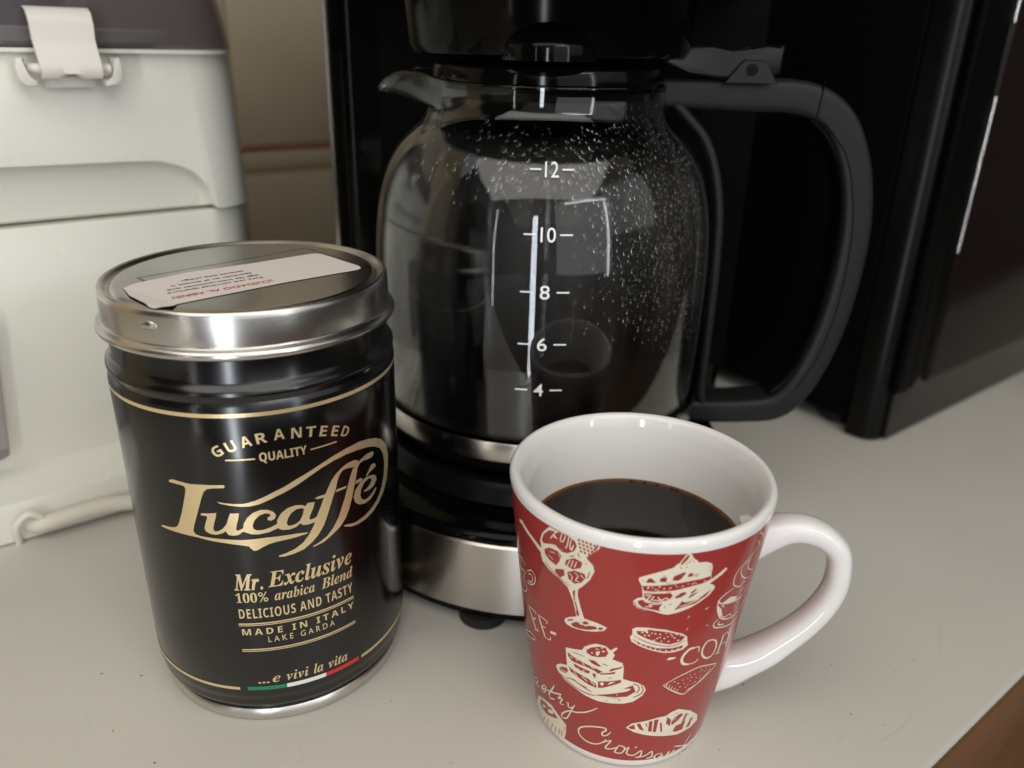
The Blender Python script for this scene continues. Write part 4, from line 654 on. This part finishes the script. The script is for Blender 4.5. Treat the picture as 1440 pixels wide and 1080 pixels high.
for ch, s, z, rot in GL:
    b = text2d(bold_sans(ch), 0); wd = {'E': 2.1, 'G': 2.6, 'U': 2.6, 'D': 2.4}.get(ch, 2.7); place(b, -wd/2000, wd/2000, 0, .0030, h0)
    ca, sa = math.cos(R(rot)), math.sin(R(rot))
    for v in b.verts:
        x, y = v.co.x, v.co.y; v.co.x = x*ca-y*sa+s/1000; v.co.y = x*sa+y*ca+z/1000
    parts.append(b)
can_text('guaranteed_lettering', parts)
parts = [place(text2d(bold_sans('QUALITY'), .004), .0111, .0233, .0901, .0024, h0, ref=.69)]
for a, b_ in ((2.6, 10.1), (24.4, 32.0)): parts.append(fill2d([[(a/1000, .0908), (b_/1000, .0908), (b_/1000, .0912), (a/1000, .0912)]], h0))
can_text('quality_lettering', parts)
parts = [place(text2d(bold_it('Mr.'), .012), .0004, .0082, .0502, .0053, h0), place(text2d(bold_it('Exclusive'), .004), .0096, .0343, .0506, .0054, h0, ref=.72),
         place(text2d(bold_it('100')), .0004, .0062, .0459, .0033, h0), place(text2d('%'), .0066, .0092, .0459, .0033, h0), place(text2d(bold_it('arabica')), .0109, .0221, .0459, .0036, h0, ref=.72), place(text2d(bold_it('Blend')), .0240, .0343, .0458, .0037, h0, ref=.72)]
can_text('blend_lettering', parts)
parts = [place(text2d(bold_sans('DELICIOUS AND TASTY'), -.004, 1.12), .0007, .0338, .0404, .0033, h0), place(text2d(bold_sans('MADE IN ITALY'), .0, 1.45), .0009, .0338, .0345, .0022, h0), place(text2d('LAKE GARDA', .006, 1.6), .0079, .0271, .0316, .0020, h0)]
for z, t in ((38.7, .45), (38.0, .28), (29.5, .45), (28.8, .28)): parts.append(fill2d([[(.0002, (z-t)/1000), (.0340, (z-t)/1000), (.0340, z/1000), (.0002, z/1000)]], h0))
can_text('origin_lettering', parts)
can_text('motto_lettering', [place(text2d('...', .02), .0035, .0068, .0167, .0005, h0), place(text2d(bold_it('e')), .0077, .0100, .0167, .0023, h0), place(text2d(bold_it('vivi')), .0117, .0181, .0167, .0033, h0), place(text2d(bold_it('la')), .0196, .0225, .0167, .0035, h0), place(text2d(bold_it('vita')), .0241, .0304, .0166, .0034, h0)])
rect = lambda a, b_, z0, z1: fill2d([[(a/1000, z0/1000), (b_/1000, z0/1000), (b_/1000, z1/1000), (a/1000, z1/1000)]], h0)
can_text('green_bar', [rect(.3, 11.6, 14.1, 15.5)], 'flag_green'); can_text('white_bar', [rect(11.6, 23.1, 14.1, 15.5)], 'flag_white'); can_text('red_bar', [rect(23.1, 34.3, 14.1, 15.5)], 'flag_red')
can_text('gold_line', [rect(-88, -2, 14.2, 15.2)]); can_text('gold_line', [rect(35.4, 110, 14.2, 15.2)]); can_text('gold_line', [rect(-126.2, 126.2, 103.0, 104.1)])
# sticker on the lid
STK = [(-27, -18.6), (-26, -14), (-22.5, -9.5), (-16.2, -1.7), (-1.1, 10.4), (11.9, 22.4), (14, 23.6), (15.9, 22.8), (29.6, 10.0), (30.9, 7.6), (30.2, 5.2), (12.7, -10.1), (-7.8, -31.0)]
bm = bmesh.new(); pts = [(x/1000, y/1000) for x, y in STK]
b = fill2d([pts], .12985); join2d(bm, b, lambda x, y, z: (x, y, z)); orient(bm, flat=True)
stick = obj('sticker', bm, M['paper'], CAN, 0, False)
bm = bmesh.new()      # loose corner folded over the bead
flap = [[(-27, -18.6, 129.9), (-7.8, -31, 129.9)], [(-22.0, -25.8, 130.1), (-7.6, -33.2, 130.2)], [(-17.0, -31.0, 130.45), (-8.0, -35.0, 130.55)], [(-14.2, -34.0, 130.75), (-9.2, -36.4, 130.75)], [(-12.6, -36.0, 130.6), (-10.8, -37.2, 130.55)]]
vv = [[bm.verts.new((x/1000, y/1000, z/1000)) for x, y, z in r] for r in flap]
for a, b_ in zip(vv, vv[1:]): bm.faces.new((a[0], a[1], b_[1], b_[0]))
orient(bm, flat=True); obj('loose_corner', bm, M['paper'], stick, 80, False)
ang = math.atan2(-18.5, -20.5)
def stick_text(name, lines, ink):
    bm = bmesh.new()
    for s, x, y, L_, cap, off in lines:
        b = place(text2d(s, off), 0, L_/1000, 0, cap/1000, .12992, ref=.72)
        ca, sa = math.cos(ang), math.sin(ang)
        for v in b.verts:
            q, r_ = v.co.x, v.co.y; v.co.x = q*ca-r_*sa+x/1000; v.co.y = q*sa+r_*ca+y/1000
        join2d(bm, b, lambda x, y, z: (x, y, z))
    orient(bm, flat=True); return obj(name, bm, M[ink], stick, 0, False)
stick_text('warning_lettering', [('\u00a1CUIDADO AL ABRIR!', 8.8, -7.3, 27.4, 2.0, .02)], 'ink_red')
stick_text('small_lettering', [('Para una correcta apertura', 5.2, -4.6, 26.0, 1.5, .012), ('siga las instrucciones que', 3.6, -2.3, 25.4, 1.5, .012), ('aparecen en el envase o', 1.0, -.4, 22.6, 1.5, .012), ('escanee este codigo', -2.0, 1.4, 17.6, 1.5, .012)], 'ink_dark')
bm = bmesh.new()
film = [(-23.4, -12.0), (-27.9, -8.0), (-3.8, 16.8), (8.5, 31.0), (24.6, 17.3)]
for (a, b_) in zip(film, film[1:]):
    A_, B_ = Vector((a[0]/1000, a[1]/1000, 0)), Vector((b_[0]/1000, b_[1]/1000, 0)); d = (B_-A_).normalized(); nn = Vector((-d.y, d.x, 0))*.00018
    bm.faces.new([bm.verts.new((p.x, p.y, .12982)) for p in (A_+nn, B_+nn, B_-nn, A_-nn)])
orient(bm, flat=True); obj('film_outline', bm, M['film'], clid, 0, False)
# ------------------------------------------------------------------ mug
MX, MY = .03638, .19392
MUG = tag(empty('coffee_mug', (MX, MY, 0)), 'red mug with cream sweets and coffee drawings, holding black coffee', 'mug')
MR = [(0, .0262), (.009, .0275), (.026, .0301), (.0375, .0315), (.0585, .0337), (.072, .0353), (.085, .0367)]
def mugR(z):
    for (z0, r0), (z1, r1) in zip(MR, MR[1:]):
        if z <= z1: return r0+(r1-r0)*(z-z0)/(z1-z0)
    return MR[-1][1]
def on_mug(s, z, h): a = s/.033; r = mugR(z)+h; return (r*math.sin(a), -r*math.cos(a), z)
bm = bmesh.new()
prof = [(0, .0008), (.0225, .0008), (.0235, 0), (.0252, 0), (.0262, .0010), (.02665, .0024)]+[(mugR(z), z) for z in (.004, .009, .015, .026, .0375, .0585, .072, .0800)]+[(.0365, .0822), (.0364, .0834), (.0358, .0842), (.0350, .0844), (.0342, .0840), (.0336, .0830)]+[(mugR(z)-.0034-.0002*(1-z/.08), z) for z in (.0800, .072, .0585, .0375, .026, .012)]+[(.0215, .0075), (.015, .0060), (0, .0058)]
lathe(bm, prof, 128); obj('body', bm, M['ceramic'], MUG, smooth=60)
bm = bmesh.new(); lathe(bm, [(mugR(z)+.00005, z) for z in [.0036+.0772*i/24 for i in range(25)]], 128)
orient(bm); obj('red_print', bm, M['red_glaze'], MUG, 60, False)
ha = R(-6); hd = Vector((math.cos(ha), math.sin(ha), 0)); hn = Vector((-math.sin(ha), math.cos(ha), 0))
HM = [(.0315, .0640), (.0375, .0668), (.0425, .0684), (.0475, .0684), (.0525, .0665), (.0565, .0625), (.0578, .0570), (.0578, .0505), (.0559, .0440), (.0523, .0375), (.0475, .0315), (.0420, .0258), (.0360, .0212), (.0310, .0182), (.0265, .0165)]
HWm = [(.0062, .0066), (.0048, .0054), (.0039, .0046), (.0036, .0044), (.0034, .0044), (.0033, .0044), (.0033, .0044), (.0033, .0044), (.0034, .0044), (.0036, .0045), (.0040, .0047), (.0046, .0053), (.0052, .0056), (.0062, .0062), (.0070, .0066)]
bm = bmesh.new(); tube(bm, [hd*r+Vector((0, 0, z)) for r, z in HM], HWm, 20, 6, normal=hn, power=.8); obj('handle', bm, M['ceramic'], MUG, smooth=80)
for nm in ('coffee_lettering', 'coffee_lettering_start', 'sundae_drawing', 'cake_drawing', 'teacup_drawing', 'layer_cake_drawing', 'pastry_drawing', 'script_lettering'):
    draw(nm, DATA[nm], on_mug, colours, MUG, base=.00010)
zc = .0628
ri = mugR(zc)-.0034-.0002*(1-zc/.08)
bm = bmesh.new(); lathe(bm, [(0, .0064), (.0145, .0066), (.0205, .0082)]+[(mugR(z)-.0034-.0002*(1-z/.08)-.0003, z) for z in (.013, .026, .0375, .0585)]+[(ri-.0003, zc-.0008), (ri-.00025, zc+.0003), (ri-.0008, zc+.00005), (ri-.002, zc), (0, zc)], 96)
tag(obj('black_coffee', bm, M['coffee_mug']), 'black coffee filling the red mug to three quarters', 'coffee').location = (MX, MY, 0)
bm = bmesh.new()
for k in range(9):
    a = random.uniform(.4, 2.6); rr = ri-.0011-random.random()*.0006
    bmesh.ops.create_icosphere(bm, subdivisions=2, radius=random.uniform(.0003, .0006), matrix=Matrix.Translation((rr*math.cos(a), rr*math.sin(a), zc+.0001)))
o = obj('bubbles', bm, M['coffee_mug'], bpy.data.objects['black_coffee'], 80); o['kind'] = 'stuff'
# cup marks on the carafe
for txt, th, z in (('12', .0110, .1563), ('10', .0003, .1377), ('8', -.0070, .1199), ('6', -.0111, .1026), ('4', -.0203, .0865)):
    bm = bmesh.new(); wn = .0048 if len(txt) == 2 else .0031
    items = [place(text2d(txt, .004), -wn/2, wn/2, -.0022, .0044, .00006), fill2d([[(-.0077, -.00024), (-.0037, -.00024), (-.0037, .00024), (-.0077, .00024)]], .00006), fill2d([[(.0037, -.00024), (.0077, -.00024), (.0077, .00024), (.0037, .00024)]], .00006)]
    def on_glass(s, y, h, th=th, z=z):
        r = glassR(z+y)+h+.00006; a = th+s/.0625; return (r*math.sin(a), -r*math.cos(a), z+y)
    for b in items: chop(b, .001); join2d(bm, b, on_glass)
    orient(bm); bmesh.ops.translate(bm, verts=bm.verts, vec=(0, 0, -ZB))
    obj('cup_mark', bm, M['white_ink'], CF, 0, False)
# crumbs on the counter
bm = bmesh.new()
for x, y, s in ((-.0995, .1655, .0005), (-.118, .199, .0006), (-.1165, .1765, .0004), (-.131, .1995, .0005), (.078, .2015, .0005), (.109, .190, .0004), (.1105, .2115, .0003), (.118, .186, .0003), (-.015, .168, .0003), (.140, .215, .0003)):
    bmesh.ops.create_icosphere(bm, subdivisions=1, radius=s*.6, matrix=Matrix.Translation((x, y, s*.3)) @ Matrix.Diagonal((1.3, .8, .6, 1)))
for k in range(14):
    s = random.uniform(.0001, .0002); x = random.uniform(-.15, .2); y = random.uniform(.14, .24)
    bmesh.ops.create_icosphere(bm, subdivisions=1, radius=s, matrix=Matrix.Translation((x, y, s*.5)))
tag(obj('crumbs', bm, M['crumb']), 'tiny dark crumbs scattered on the countertop', 'crumbs', 'stuff')

bm = bmesh.new()      # hairline scratches in the laminate
for pts in ([(-.0605, .1735), (-.0585, .1700), (-.0572, .1665)], [(.128, .190), (.121, .184), (.113, .179)], [(-.02, .159), (-.012, .1565), (-.004, .1555)], [(.10, .178), (.105, .183)], [(-.13, .185), (-.122, .176)], [(.16, .235), (.154, .226), (.150, .215)]):
    join2d(bm, ribbon(pts, .00011, .00003), lambda x, y, z: (x, y, z))
orient(bm, flat=True); sc_ = obj('scratches', bm, M['scratch'], top, 0, False); sc_['kind'] = 'stuff'; sc_.matrix_parent_inverse = Matrix.Rotation(-PHI, 4, 'Z')
